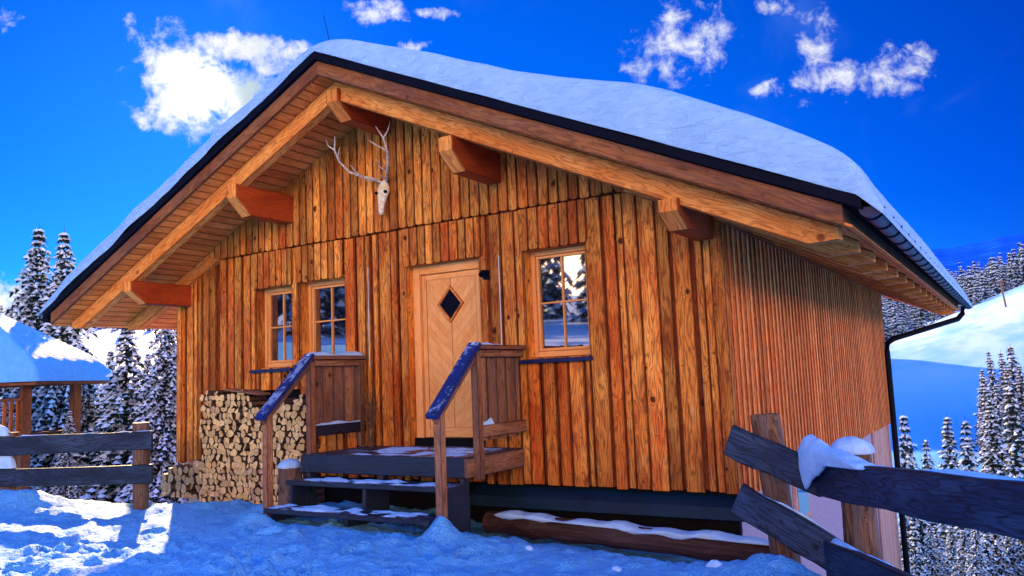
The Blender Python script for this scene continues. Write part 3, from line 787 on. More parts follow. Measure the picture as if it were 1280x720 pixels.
for xx, xin in ((-4.82, -1), (-7.24, 1)):
    for (yy, zt, zb) in ((-1.0, .27, -1.04 if xin < 0 else -1.7), (-1.66, -.30, -1.62)):
        p = MB(); p.beam((xx, yy, zb), (xx, yy, zt), .085, .085, (0, 1, 0)); p.build('post', M['rail'], st, bevel=.008)
    if xin > 0:
        p = MB(); p.beam((xx, -.13, -.8), (xx, -.13, .27), .07, .07, (0, 1, 0)); p.build('post', M['rail'], st, bevel=.008)
    h_ = MB(); h_.beam((xx, -1.04, .325), (xx, -.06, .325), .13, .05); h_.build('top_rail', M['rail'] , st, bevel=.006)
    h2 = MB(); h2.box(xx-.02 , xx+.02, -.95, -.06, .22, .298, 'y'); h2.build('rail_board', M['rail'], st, bevel=.004)
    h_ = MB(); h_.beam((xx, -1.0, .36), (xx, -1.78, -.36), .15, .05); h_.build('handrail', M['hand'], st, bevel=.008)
    h_ = MB(); h_.beam((xx, -1.02, .27), (xx, -1.74, -.39), .05, .10); h_.build('handrail_brace', M['rail'], st, bevel=.005)
    l_ = MB(); l_.box(xx-.025, xx+.025, -.955, -.06, -.62, -.49, 'y'); l_.build('low_rail', M['rail'] if xin < 0 else M['dark'], st, bevel=.005)
    y = -.93
    while y < -.14:
        w = rng.uniform(.15, .175); b_ = MB(); b_.box(xx-.062, xx-.04 , y, min(y+w, -.08), -.66 if xin < 0 else -.50, .29); 
        b_.build('railing_board', M['rail'], st, bevel=.003); y += w+.022
pad('white snow strip along the top of the left step railing', (-7.3, -1.05, .351), (.13, 0, 0), (0, .95, 0), .05, 4, .1, 12, 26)
pad('thin snow strip along the top of the right step railing', (-4.88, -1.05, .351), (.11, 0, 0), (0, .5, 0), .03, 6, .2, 12, 20)
pad('small snow strip on the lower board of the left railing', (-7.27, -.95, -.489), (.06, 0, 0), (0, .85, 0), .05, 5, .1, 8, 24)
pad('snow crumb on the lower board of the right railing', (-4.84, -.95, -.489), (.05, 0, 0), (0, .22, 0), .10, 9, .1, 8, 12)
pad('patchy frozen snow on the wide platform boards', (-6.6, -1.1, -.806), (1.6, 0, 0), (0, .9, 0), .03, 11, .74, 50, 30, ns=6)
pad('patchy snow on the upper step', (-7.0, -1.45, -1.066), (2.0, 0, 0), (0, .28, 0), .035, 12, .68, 60, 14, ns=6)
pad('patchy snow on the bottom step', (-7.15, -1.77, -1.326), (2.2, 0, 0), (0, .30, 0), .04, 15, .62, 60, 14, ns=6)

# stump
sx, sy = -7.62, -.98
sp_ = empty('tree_stump', (sx, sy, -1.55), 'round bark covered log stump with snow cap left of the steps', 'stump')
s_ = MB(); s_.tube([(sx, sy, -1.7), (sx, sy, -1.3), (sx, sy, -.98)], [.16, .14, .14], 18, jit=.06); s_.build('bark', M['bark'], sp_)
def cap(cx, cy, z, r, h, parent=None, label=None, seed=0, sq=1.0):
    mb = MB(); rr = random.Random(seed); n = 18; k = 6; rings = []
    for i in range(k+1):
        a = i/k*math.pi/2; rad = r*math.cos(a); zz = h*math.sin(a)
        rings.append([(cx+rad*math.cos(2*math.pi*j/n)*(1+.06*math.sin(j*2.1+seed)), cy+sq*rad*math.sin(2*math.pi*j/n)*(1+.05*math.cos(j*1.7)), z+zz*(1+.06*math.sin(j+i))) for j in range(n)])
    rings.insert(0, [(cx+(p[0]-cx)*.9, cy+(p[1]-cy)*.9, z-.004) for p in rings[0]])
    for i in range(len(rings)):
        mb.v += rings[i]
    for i in range(len(rings)-1):
        for j in range(n):
            j2 = (j+1) % n; mb.f.append((i*n+j, i*n+j2, (i+1)*n+j2, (i+1)*n+j)); mb.uv += [(0, 0)]*4; mb.r.append(.5); mb.mi.append(0)
    return mb.build('snow_cap', M['snowpad'], parent, smooth=True, origin=(cx, cy, z)) if parent is None else mb.build('snow_cap', M['snowpad'], parent, smooth=True)
o = cap(sx, sy, -.985, .15, .1, None, seed=2); tag(o, 'rounded white snow cap on the log stump', 'snow', kind='stuff')

# log ledge by the base
lg = MB(); lg.tube([(-5.15+3.15*i/16, -.40+rng.uniform(-.012, .012), -1.58-.115*i/16+rng.uniform(-.01, .01)) for i in range(17)], [.115*(1+rng.uniform(-.08, .08)) for i in range(17)], 14, jit=.06)
o = lg.build('foundation_log', M['oldlog'], None, origin=(-3.7, -.5, -1.8)); tag(o, 'long dark brown log lying along the foot of the cabin front', 'log')
LOGSNOW = True

for k_, (cx_, cy_, r_) in enumerate(((-4.62, -.98, .07), (-3.55, -1.0, .05), (-2.2, -1.55, .08), (-3.9, -1.6, .045), (-7.6, -1.7, .06), (-2.9, -1.9, .05))):
    o = cap(cx_, cy_, H(cx_, cy_)-.01, r_, r_*.8, seed=20+k_, sq=.7); tag(o, 'loose clod of snow lying on the trodden snow before the cabin', 'snow', kind='stuff')
# ------------------------------------------------------------------ firewood
def cells(x0, x1, z0, z1, n, seed, keep=None):
    r = random.Random(seed); area = (x1-x0)*(z1-z0); s = math.sqrt(area/n); pts = []
    nz = int((z1-z0)/s)+1; nxx = int((x1-x0)/s)+1
    for i in range(nxx+1):
        for j in range(nz+1):
            pts.append((x0+(i+.5*(j % 2)+r.uniform(-.36, .36))*s, z0+(j+.3+r.uniform(-.33, .33))*s))
    out = []
    for p in pts:
        if not (x0 < p[0] < x1 and z0 < p[1] < z1): continue
        if keep and not keep(*p): continue
        poly = [(x0, z0), (x1, z0), (x1, z1), (x0, z1)]
        poly = [(max(x0, p[0]-s*1.5), max(z0, p[1]-s*1.5)), (min(x1, p[0]+s*1.5), max(z0, p[1]-s*1.5)), (min(x1, p[0]+s*1.5), min(z1, p[1]+s*1.5)), (max(x0, p[0]-s*1.5), min(z1, p[1]+s*1.5))]
        for q in pts:
            if q is p or abs(q[0]-p[0]) > 3*s or abs(q[1]-p[1]) > 3*s: continue
            a, b = q[0]-p[0], q[1]-p[1]; c = a*(p[0]+q[0])/2+b*(p[1]+q[1])/2
            poly = clip_poly(poly, a, b, c)
            if len(poly) < 3: break
        if len(poly) < 3: continue
        out.append((p, poly))
    return out
def log(poly, yf, dl, mats, label, group, out=None):
    r = rng; n = len(poly)
    cx = sum(p[0] for p in poly)/n; cz = sum(p[1] for p in poly)/n
    # drop some corners for wedges
    if n > 4:
        k = r.choice((3, 3, 3, 4, 4)); idx = sorted(r.sample(range(n), min(k, n))); 
        q = [poly[i] for i in idx]
        ar = abs(sum(q[i][0]*q[(i+1) % len(q)][1]-q[(i+1) % len(q)][0]*q[i][1] for i in range(len(q))))/2
        ar0 = abs(sum(poly[i][0]*poly[(i+1) % n][1]-poly[(i+1) % n][0]*poly[i][1] for i in range(n)))/2
        if ar > .45*ar0: poly = q
    sc = r.uniform(.9, .97); poly = [(cx+(p[0]-cx)*sc, cz+(p[1]-cz)*sc) for p in poly]
    # round corners + one bowed side
    m_ = len(poly); rp = []; bow = r.randrange(m_)
    for i in range(m_):
        p, a, b = poly[i], poly[i-1], poly[(i+1) % m_]
        f_ = .16
        rp.append((p[0]+(a[0]-p[0])*f_, p[1]+(a[1]-p[1])*f_)); rp.append((p[0]+(b[0]-p[0])*f_, p[1]+(b[1]-p[1])*f_))
        if i == bow:
            mx, mz = (p[0]+b[0])/2, (p[1]+b[1])/2; rp.append((mx+(mx-cx)*.10, mz+(mz-cz)*.10))
    mb = out or MB(); y0 = yf+r.uniform(-.03, .035); tl = r.uniform(-.04, .04)
    rnd = r.random(); off = (r.uniform(0, 40), r.uniform(0, 40))
    area = sum(rp[i][0]*rp[(i+1) % len(rp)][1]-rp[(i+1) % len(rp)][0]*rp[i][1] for i in range(len(rp)))
    if area < 0: rp.reverse()
    A = [V((p[0], y0+tl*(p[0]-cx)*5+.3*abs(p[1]-cz)*r.uniform(-.1, .1), p[1])) for p in rp]; B = [V((p[0], yf+dl, p[1])) for p in rp]
    cv = V((cx, y0-.004, cz))
    for i in range(len(A)):
        j = (i+1) % len(A); mb.face([A[i], A[j], cv], (0, 1, 0), (0, 0), rnd, 0)
        mb.uv[-3:] = [(A[i].x+off[0], A[i].z+off[1]), (A[j].x+off[0], A[j].z+off[1]), (cx+off[0], cz+off[1])]
        mb.face([A[j], A[i], B[i], B[j]], (0, 1, 0), off, rnd, 1)
    if out is not None: return
    o = mb.build('firewood_log', mats, None, origin=(cx, yf, cz)); tag(o, label, 'firewood', group)
def keep_main(x, z): return z < -.08-.16*max(0, math.sin((x+9.3)*2.4))-.05*math.sin(x*9)
big = cells(-10.13, -8.0, -1.60, -.02, 470, 5, keep_main)
def parea(q): return abs(sum(q[i][0]*q[(i+1) % len(q)][1]-q[(i+1) % len(q)][0]*q[i][1] for i in range(len(q))))
big.sort(key=lambda c_: -parea(c_[1]))
rest = MB()
for ib, (p, poly) in enumerate(big):
    dk_ = p[1] < -1.1
    log(poly, -.36, .33, [M['logold'] if (rng.random() < .12 or (dk_ and rng.random() < .5)) else M['log'], M['bark']], 'split firewood log stacked in the large woodpile under the left windows', 'firewood logs in the large woodpile', rest if ib >= 245 else None)
o = rest.build('small_firewood', [M['log'], M['bark']], None, origin=(-9, -.3, -1.6)); tag(o, 'smaller split pieces filling the large woodpile', 'firewood', kind='stuff')
small = cells(-11.35, -10.16, -1.60, -.98, 52, 8, lambda x, z: z < -1.3+(x+11.35)*.30)
for p, poly in small:
    log(poly, -.20, .25, [M['logold'], M['bark']], 'dark split firewood log in the low heap at the cabin corner', 'firewood logs in the low corner heap')
bk = MB(); bk.box(-10.15, -8.0, .0, .02, -1.7, .0, 'x'); o = bk.build('woodpile_backboard', M['void'], cabin)
fr = MB(); fr.box(-10.2, -7.95, -.38, -.02, -1.68, -1.605, 'x'); o = fr.build('woodpile_beam', M['bark'], None, bevel=.01, origin=(-9.1, -.2, -1.65)); tag(o, 'flat brown bearer beam under the large woodpile', 'beam')
br = MB(); br.beam((-9.55, -.30, -.02), (-8.85, -.30, -.10), .22, .03); o = br.build('loose_board', M['rail'], None, bevel=.004, origin=(-9.2, -.3, -.06)); tag(o, 'short dark board lying on top of the large woodpile', 'board')

# ------------------------------------------------------------------ things on the wall
sk = empty('stag_skull_trophy', (-6.76, -.06, 2.1), 'pale stag skull with branching antlers on the cabin gable', 'trophy')
def blend_body(sections, n=14):
    mb = MB(); rings = []
    for (c, rx, rz, nrm) in sections:
        ring = []
        for j in range(n):
            a = 2*math.pi*j/n; ring.append((c[0]+rx*math.cos(a), c[1]+rz*math.sin(a), c[2]))
        rings.append(ring)
    for r__ in rings: mb.v += r__
    for i in range(len(rings)-1):
        for j in range(n):
            j2 = (j+1) % n; mb.f.append((i*n+j, i*n+j2, (i+1)*n+j2, (i+1)*n+j)); mb.uv += [(0, 0)]*4; mb.r.append(.5); mb.mi.append(0)
    mb.f.append(tuple(range(n))[::-1]); mb.uv += [(0, 0)]*n; mb.r.append(.5); mb.mi.append(0)
    b0 = (len(rings)-1)*n; mb.f.append(tuple(range(b0, b0+n))); mb.uv += [(0, 0)]*n; mb.r.append(.5); mb.mi.append(0)
    return mb
kx = -6.76
s_ = blend_body([((kx, -.20, 2.13), .022, .02, 0), ((kx, -.20, 2.17), .04, .03, 0), ((kx, -.19, 2.26), .045, .04, 0), ((kx, -.17, 2.36), .07, .055, 0), ((kx, -.15, 2.43), .095, .06, 0), ((kx, -.14, 2.50), .088, .055, 0), ((kx, -.13, 2.57), .05, .04, 0), ((kx, -.12, 2.60), .02, .02, 0)])
s_.build('skull', M['bone'], sk, smooth=True)
for sg_ in (-1, 1):
    e = MB(); e.tube([(kx+sg_*.07, -.19, 2.425), (kx+sg_*.078, -.215, 2.425)], [.024, .018], 10); e.build('eye_socket', M['void'], sk)
def sym(pts, s): return [(kx+s*(p[0]), p[1], p[2]) for p in pts]
for s in (-1, 1):
    A = MB()
    A.tube(sym([(.035, -.13, 2.57), (.10, -.2, 2.62), (.2, -.3, 2.64), (.32, -.42, 2.70), (.40, -.52, 2.83), (.41, -.60, 2.97), (.34, -.66, 3.12)], s), [.022, .02, .018, .017, .015, .013, .005], 8)
    A.tube(sym([(.08, -.18, 2.61), (.12, -.30, 2.58), (.16, -.42, 2.64)], s), [.015, .012, .004], 7)
    A.tube(sym([(.2, -.3, 2.64), (.20, -.44, 2.68), (.22, -.52, 2.76)], s), [.014, .010, .004], 7)
    A.tube(sym([(.40, -.52, 2.83), (.33, -.62, 2.88), (.24, -.68, 2.96)], s), [.013, .010, .004], 7)
    A.tube(sym([(.41, -.60, 2.97), (.50, -.62, 3.04), (.54, -.62, 3.14)], s), [.012, .009, .003], 7)
    A.build('antler', M['antler'], sk, smooth=True)
wl = empty('wall_lamp', (-5.27, -.06, 1.22), 'small black lamp fixed beside the top of the door', 'lamp')
l = MB(); l.box(-5.31, -5.23, -.075, -.055, 1.16, 1.27); l.build('base', M['black'], wl, bevel=.004)
l = MB(); l.tube([(-5.27, -.075, 1.24), (-5.27, -.14, 1.235), (-5.27, -.17, 1.20)], [.03, .035, .038], 12); l.build('head', M['black'], wl, smooth=False)
rp = MB(); rp.tube([(-5.08, -.075, 1.42), (-5.08, -.075, .3)], .006, 6); o = rp.build('measuring_rod', M['white'], None, origin=(-5.08, -.07, .3)); tag(o, 'thin white upright rod on the wall between door and right window', 'rod')
rp = MB(); rp.tube([(-7.12, -.075, 1.5), (-7.12, -.075, .2)], .005, 6); o = rp.build('measuring_rod', M['white'], None, origin=(-7.12, -.07, .3)); tag(o, 'thin white upright rod on the wall left of the door', 'rod')
tw = MB()
for k in range(5):
    bx = -7.0+rng.uniform(-.05, .05); p = V((bx, -.22, -.8)); path = [p.copy()]
    for i in range(6): p = p+V((rng.uniform(-.05, .05), rng.uniform(-.03, .04), rng.uniform(.08, .15))); path.append(p.copy())
    tw.tube(path, [.012*(1-i/8) for i in range(7)], 6)
    for i in (2, 3, 4):
        q = path[i]; tw.tube([q, q+V((rng.uniform(-.12, .12), -.04, .1)), q+V((rng.uniform(-.16, .16), -.05, .2))], [.007, .005, .002], 5)
o = tw.build('dry_branches', M['twig'], None, smooth=True, origin=(-7.0, -.2, -.8)); tag(o, 'bundle of bare twisted branches leaning on the wall left of the door', 'branches')

# ------------------------------------------------------------------ fences
fr_ = empty('rail_fence', (-1.2, -1.7, -1.6), 'dark two rail fence with rough posts dropping past the right cabin corner', 'fence')
J = V((-1.34, -1.33, 0))
def rail(p0, p1, h, t, par, wob=.012):
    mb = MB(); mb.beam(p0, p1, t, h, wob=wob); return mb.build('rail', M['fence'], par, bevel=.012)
rail((-2.12, -1.24, -.60), (-1.35, -1.30, -.905), .26, .06, fr_)
rail((-1.40, -1.34, -.885), (.42, -4.40, -.64), .26, .07, fr_)
rail((-2.08, -1.24, -1.07), (-1.30, -1.34, -1.47), .27, .06, fr_)
rail((-1.36, -1.44, -1.46), (.3, -4.3, -1.30), .27, .07, fr_)
def rough_post(x, y, z0, z1, r, par, lean=(0, 0)):
    mb = MB(); n = 7; path = [(x+lean[0]*i/n, y+lean[1]*i/n, z0+(z1-z0)*i/n) for i in range(n+1)]
    mb.tube(path, [r*(1+rng.uniform(-.06, .06)) for _ in path], 14, jit=.07); return mb.build('post', M['bark'], par)
rough_post(-1.76, -1.02, -1.9, -.40, .115, fr_, (-.10, 0))
rough_post(-1.16, -1.14, -2.3, -.70, .125, fr_, (0, 0))
rough_post(.12, -3.72, -2.2, -.5, .12, fr_)
def saddle(name, label, P0, P1, hfun, dfun, t=.036, n=40, seed=3):
    P0, P1 = V(P0), V(P1); a = (P1-P0); L = a.length; a.normalize(); sd = a.cross(V((0, 0, 1))).normalized()
    if sd.dot(CAM-P0) < 0: sd = -sd
    mb = MB(); rows = []
    for i in range(n+1):
        q = i/n; s_ = q*L; h = hfun(q); dr = dfun(q); nn = lambda k: float(fbm(np.array([s_*7+k*5.1]), np.array([k*2.7+seed]), 3, seed)[0])
        e = min(1, min(q, 1-q)/.07)**.5; h = max(.004, h*e*(1+.16*nn(1)+.10*nn(5.3)*float(fbm(np.array([s_*30]), np.array([seed*1.0]), 2, 4)[0]))); dr = max(0.0, dr*e*(1+.35*nn(2)))
        prof = [(-t-.005, -.01), (-t-.06*e, .25*h), (-t-.03*e, .75*h), (-t*.2, h), (t+.01*e, .9*h), (t+.05*e, .55*h), (t+.045*e+.02*nn(3)*e, .1*h-.3*dr), (t+.034*e+.004, -.7*dr-.002), (t+.016*e+.004, -dr-.004), (t+.001, -dr-.002), (t+.001, -.004)]
        rows.append([P0+a*s_+sd*u+V((0, 0, z)) for u, z in prof])
    k = len(rows[0])
    for r_ in rows: mb.v += [tuple(p) for p in r_]
    for i in range(n):
        for j in range(k-1):
            mb.f.append((i*k+j, (i+1)*k+j, (i+1)*k+j+1, i*k+j+1)); mb.uv += [(0, 0)]*4; mb.r.append(.5); mb.mi.append(0)
    o = mb.build(name, M['snowpad'], None, smooth=True, origin=P0); tag(o, label, 'snow', kind='stuff'); return o
o = cap(-1.18, -1.13, -.70, .17, .12, seed=5); tag(o, 'white snow cap on the second right fence post', 'snow', kind='stuff')
saddle('snow_clump', 'large drooping snow clump on the joint of the right fence rails', (-1.50, -1.27, -.765), (-.90, -2.18, -.70), lambda q: .215*(1-q)**.8*min(1, .72+q*2.2)+.01, lambda q: .17*max(0, 1-q*2.3)**.6)
pad('thin snow line along the upper right fence rail', (-1.20, -1.68, -.728), (1.55, -2.62, .215), (.06, .035, 0), .035, 33, .42, 90, 8, ns=2.0)
pad('snow strip along the lower right fence rail', (-1.33, -1.50, -1.325), (.95, -1.64, .10), (.06, .035, 0), .06, 35, .25, 50, 8, ns=2.0)
pad('snow dusting on the lower rail beside the cabin corner', (-1.90, -1.29, -1.02), (.55, .02, -.28), (0, .06, 0), .05, 37, .45, 40, 8, ns=3.0)

saddle('log_snow', 'long snow strip on the log at the foot of the cabin', (-5.0, -.42, -1.485), (-2.05, -.42, -1.593), lambda q: .030+.015*math.sin(q*17)+.012*math.sin(q*41), lambda q: .005+.02*math.sin(q*11+1)+.015*math.sin(q*37), t=.07, n=110, seed=9)
fl_ = empty('rail_fence', (-12, -1.8, -1.5), 'weathered two rail fence with snow on its boards left of the cabin', 'fence')
d_ = V((-.94, -.34, 0)).normalized()
e0 = V((-10.0, -1.22, 0))
rail(e0+V((0, 0, -.655)), e0+d_*4.6+V((0, 0, -.70)), .25, .05, fl_)
rail(e0+V((0, 0, -1.105)), e0+d_*4.6+V((0, 0, -1.13)), .25, .05, fl_)
def lpost(k, h): q = e0+d_*k; return rough_post(q.x+.05, q.y+.13, -1.9, h, .105, fl_)
lpost(.34, -.42); lpost(2.45, -.5); lpost(4.3, -.5)
q = e0+d_*2.3; pad('snow heap on the upper rail of the left fence', (q.x, q.y-.03, -.54), tuple(d_*.75), (0, .09, 0), .22, 41, .1, 30, 10, ns=1.2)
q = e0+d_*2.2; pad('snow heap on the lower rail of the left fence', (q.x, q.y-.03, -.99), tuple(d_*.8), (0, .09, 0), .18, 42, .1, 30, 10, ns=1.2)
pad('thin snow line along the upper rail of the left fence', tuple(e0+V((0, -.02, -.53))), tuple(d_*2.1+V((0, 0, -.02))), (0, .05, 0), .03, 43, .4, 60, 8)

# ------------------------------------------------------------------ neighbouring hut
hut = empty('open_hut', (-25, 5, -3.4), 'open timber hut with snow covered roof beyond the left fence', 'hut')
e_ = V((-.85, -.53, 0)).normalized(); n_ = V((-.53, .85, 0)).normalized(); c0 = V((-21.2, 4.8, 0))+V((-.85, -.53, 0))*1.75; LE = 6.4; LD = 4.0
def hp(a, b, z): p = c0+e_*a+n_*b; return V((p.x, p.y, z))
rf = MB()
cs = [hp(0, 0, .42), hp(LE, 0, .42), hp(LE, LD, .42), hp(0, LD, .42)]; ap = hp(LE/2, LD/2, 2.25)
for i in range(4): rf.face([cs[i], cs[(i+1) % 4], ap]); 
rf.face(cs[::-1]); 
for i in range(4):
    a, b = cs[i], cs[(i+1) % 4]; rf.beam(a+V((0, 0, -.06)), b+V((0, 0, -.06)), .06, .12)
rf.build('roof', M['barge'], hut)
for a, b in ((.7, .7), (3.2, .7), (LE-.7, .7), (.7, LD-.7), (LE-.7, LD-.7)):
    p = MB(); p.beam(hp(a, b, -4.2), hp(a, b, .40), .24, .24, (1, 0, 0)); p.build('post', M['barge'], hut, bevel=.01)
pn = MB(); k = .85
while k < LE-.8: pn.beam(hp(k, .62, -1.0), hp(k, .62, -.12), .03, .15, n_); k += .185
pn.build('railing', M['soffit'], hut)
pr = MB(); pr.beam(hp(.7, .58, -.08), hp(LE-.6, .58, -.08), .12, .07); pr.beam(hp(.7, .6, -1.0), hp(LE-.6, .6, -1.0), .1, .1); pr.build('railing_rail', M['barge'], hut)
fbm_ = MB(); fbm_.beam(hp(.8, .9, -1.2), hp(LE-.8, .9, -1.2), .1, .2); fbm_.beam(hp(.8, LD-.8, -1.2), hp(LE-.8, LD-.8, -1.2), .1, .2)
for k in range(20): fbm_.beam(hp(.8+k*.25, .8, -1.08), hp(.8+k*.25, LD-.8, -1.08), .23, .04)
fbm_.build('deck', M['barge'], hut)
bc = MB(); bc.tube([hp(3.2, .6, -.1), hp(1.9, .4, .36)], .02, 6); bc.build('brace', M['black'], hut)
# hut snow
def hut_snow():
    n = 48; vs = []; fs = []
    for i in range(n+1):
        for j in range(n+1):
            a = -.15+(LE+.3)*i/n; b = -.15+(LD+.3)*j/n
            ex_ = min(a+.15, LE+.15-a)/(LE/2+.15); ey_ = min(b+.15, LD+.15-b)/(LD/2+.15); m_ = min(ex_, ey_)
            sm_ = (ex_*ey_)**.5
            h = .42+1.83*m_; t_ = .36*math.sqrt(max(0, 1-(1-min(1, m_/.22))**2))+.28*m_**.5
            z = h+t_+.04*float(fbm(np.array([a*.8]), np.array([b*.8]), 3, 3)[0])*min(1, m_*8)
            vs.append(tuple(hp(a, b, z if m_ > 0 else .40)-hp(0, 0, 0)))
    for i in range(n):
        for j in range(n):
            k = i*(n+1)+j; fs.append((k, k+1, k+n+2, k+n+1))
    me = bpy.data.meshes.new('hut_snow'); me.from_pydata(vs, [], fs); me.materials.append(M['snow'])
    me.polygons.foreach_set('use_smooth', [True]*len(fs)); me.update()
    o = bpy.data.objects.new('hut_roof_snow', me); COL.objects.link(o); o.location = hp(0, 0, 0)
    tag(o, 'deep snow layer covering the roof of the open hut', 'snow', kind='stuff')
hut_snow()

# ------------------------------------------------------------------ spruces
def spruce_meshes(Ht, Rb, levels, nb, clump, seed, snowf=.8, step=.17):
    r = random.Random(seed); c = MB(); s = MB(); t_ = MB(); clump0 = clump
    t_.tube([(0, 0, -.5), (0, 0, Ht*.5), (0, 0, Ht*1.0)], [Ht*.016, Ht*.010, .008], 8)
    def dome(p, a, b, h, ang):
        k = 6; base = len(s.v); ca, sa = math.cos(ang), math.sin(ang)
        for j in range(k):
            q = 2*math.pi*j/k; u = a*math.cos(q)*r.uniform(.75, 1.2); w = b*math.sin(q)*r.uniform(.75, 1.2)
            s.v.append((p.x+u*ca-w*sa, p.y+u*sa+w*ca, p.z-h*r.uniform(.3, 1.9)))
        s.v.append((p.x, p.y, p.z+h))
        for j in range(k):
            s.f.append((base+j, base+(j+1) % k, base+k)); s.uv += [(0, 0)]*3; s.r.append(.5); s.mi.append(0)
    def tri(p, d, w, L, droop):
        sd = d.cross(V((0, 0, 1))).normalized()*w
        e = p+d*L+V((0, 0, -droop)); base = len(c.v)
        c.v += [tuple(p+sd), tuple(p-sd), tuple(e+sd*.25)]; c.f.append((base, base+1, base+2)); c.uv += [(0, 0)]*3; c.r.append(r.random()); c.mi.append(0)
    for i in range(levels):
        f = (i+r.uniform(-.3, .3))/levels; f = max(0, min(.985, f)); z = Ht*(.05+.94*f); clump = clump0*(1-.34*f**2)
        L0 = Rb*(1-f)**.82*(.9+.2*math.sin(i*1.9))+.03
        n = max(3, int(nb*(1-f*.45))); a0 = r.uniform(0, 6.28)
        for b in range(n):
            a = a0+6.283*b/n+r.uniform(-.3, .3); L = L0*r.uniform(.7, 1.18)
            d = V((math.cos(a), math.sin(a), 0)); kk = max(2, int(L/clump/.8))
            for j in range(kk+1):
                q = (j+.4)/(kk+.7); p = d*(L*q)+V((0, 0, z+.18*L*q-.62*L*q*q))
                for m_ in range(3):
                    da = a+r.uniform(-1.3, 1.3); dd = V((math.cos(da), math.sin(da), 0))
                    tri(p+V((0, 0, r.uniform(-.3, .1)*clump)), dd, clump*r.uniform(.22, .42), clump*r.uniform(.7, 1.3), clump*r.uniform(.3, 1.1))
                if r.random() < snowf and q > .18:
                    dome(p+V((r.uniform(-.2, .2)*clump, r.uniform(-.2, .2)*clump, clump*.14)), clump*r.uniform(.55, .95), clump*r.uniform(.34, .6), clump*r.uniform(.14, .32), a)
    s.v and None
    return t_, c, s
protos = {}
def mesh_of(mb, name, mat):
    me = bpy.data.meshes.new(name); me.from_pydata([tuple(p) for p in mb.v], [], mb.f); me.materials.append(mat)
    me.uv_layers.new(name='UVMap').data.foreach_set('uv', np.array(mb.uv, dtype=np.float32).ravel())
    at = me.attributes.new('rnd', 'FLOAT', 'FACE'); at.data.foreach_set('value', np.array(mb.r, dtype=np.float32)); me.update(); return me
def make_proto(key, *a, mats=('bark', 'needle', 'treesnow'), **k):
    t_, c, s = spruce_meshes(*a, **k)
    protos[key] = (mesh_of(t_, 'trunk', M[mats[0]]), mesh_of(c, 'crown', M[mats[1]]), mesh_of(s, 'snow_load', M[mats[2]]))
make_proto('n0', 12, 2.8, 52, 11, .30, seed=1, snowf=1.0)
make_proto('n1', 12, 2.5, 52, 11, .30, seed=2, snowf=1.0)
make_proto('n2', 8, 1.9, 34, 11, .25, seed=3, snowf=.9)
make_proto('m0', 9, 1.5, 26, 8, .38, seed=4, snowf=.8)
make_proto('m1', 11, 1.5, 28, 8, .40, seed=5, snowf=.8)
# far: one mesh with both materials
def far_mesh(seed, Ht, Rb):
    t_, c, s = spruce_meshes(Ht, Rb, 12, 6, 1.1, seed, snowf=.75)
    n0 = len(c.v); c.v += s.v; c.f += [tuple(i+n0 for i in f_) for f_ in s.f]; c.uv += s.uv; c.r += s.r
    k = len(s.f); me = mesh_of(c, 'far_spruce', M['farneedle']); me.materials.append(M['farsnow'])
    mi = [0]*(len(c.f)-k)+[1]*k; me.polygons.foreach_set('material_index', mi); me.update(); return me
FAR = [far_mesh(11, 15, 2.4), far_mesh(12, 15, 2.0), far_mesh(13, 13, 2.3)]
def spruce(key, x, y, z, h, label, group=None, rot=None):
    H0 = {'n0': 12, 'n1': 12, 'n2': 8, 'm0': 9, 'm1': 11}[key]
    o = empty('spruce_tree', (x, y, z), label, 'spruce', group); k_ = rng.uniform(.82, 1.22); o.scale = (h/H0*k_, h/H0*k_*rng.uniform(.85, 1.15), h/H0); o.rotation_euler.x = R_(rng.uniform(-2, 2)); o.rotation_euler.y = R_(rng.uniform(-2, 2)); o.rotation_euler.z = rng.uniform(0, 6.28) if rot is None else rot
    for nm, me in zip(('trunk', 'crown', 'snow_load'), protos[key]):
        c = bpy.data.objects.new(nm, me); COL.objects.link(c); c.parent = o
    return o
def pol(az, R): return CAM.x+R*math.sin(R_(az)), CAM.y+R*math.cos(R_(az))
def tree_at(az, R, eltop, key, label, group=None):
    x, y = pol(az, R); z = H(x, y); zt = R*math.tan(R_(eltop)); return spruce(key, x, y, z-.1, zt-z, label, group)
tree_at(-62.9, 37, 10.6, 'n0', 'tall snowy spruce standing leftmost, behind the hut roof')
tree_at(-60.9, 35, 10.6, 'n1', 'tall snowy spruce just left of the cabin eave')
tree_at(-57.5, 27, 5.0, 'n2', 'bushy snow laden spruce between the hut and the cabin')
tree_at(-55.3, 23, 7.2, 'n1', 'dense snowy spruce touching the left edge of the cabin wall')
tree_at(-59.4, 30, 2.6, 'n2', 'smaller snowy spruce seen behind the hut railing')
tree_at(-53.2, 26, 6.0, 'n2', 'snowy spruce half hidden behind the left cabin wall')
g_ = 'snowy spruces in the wood behind the hut'
for az, R, el in ((-66.5, 42, 4), (-64.5, 44, 3.2), (-61.8, 48, 3.6), (-58.6, 46, 3.0), (-56.4, 40, 2.8), (-54.4, 44, 3.3), (-67.5, 36, 2), (-63.8, 33, .6), (-60.6, 27, -.6), (-56.6, 31, .8)):
    tree_at(az, R, el, rng.choice(('n0', 'n1', 'n2')), 'snowy spruce in the wood behind the hut', g_)
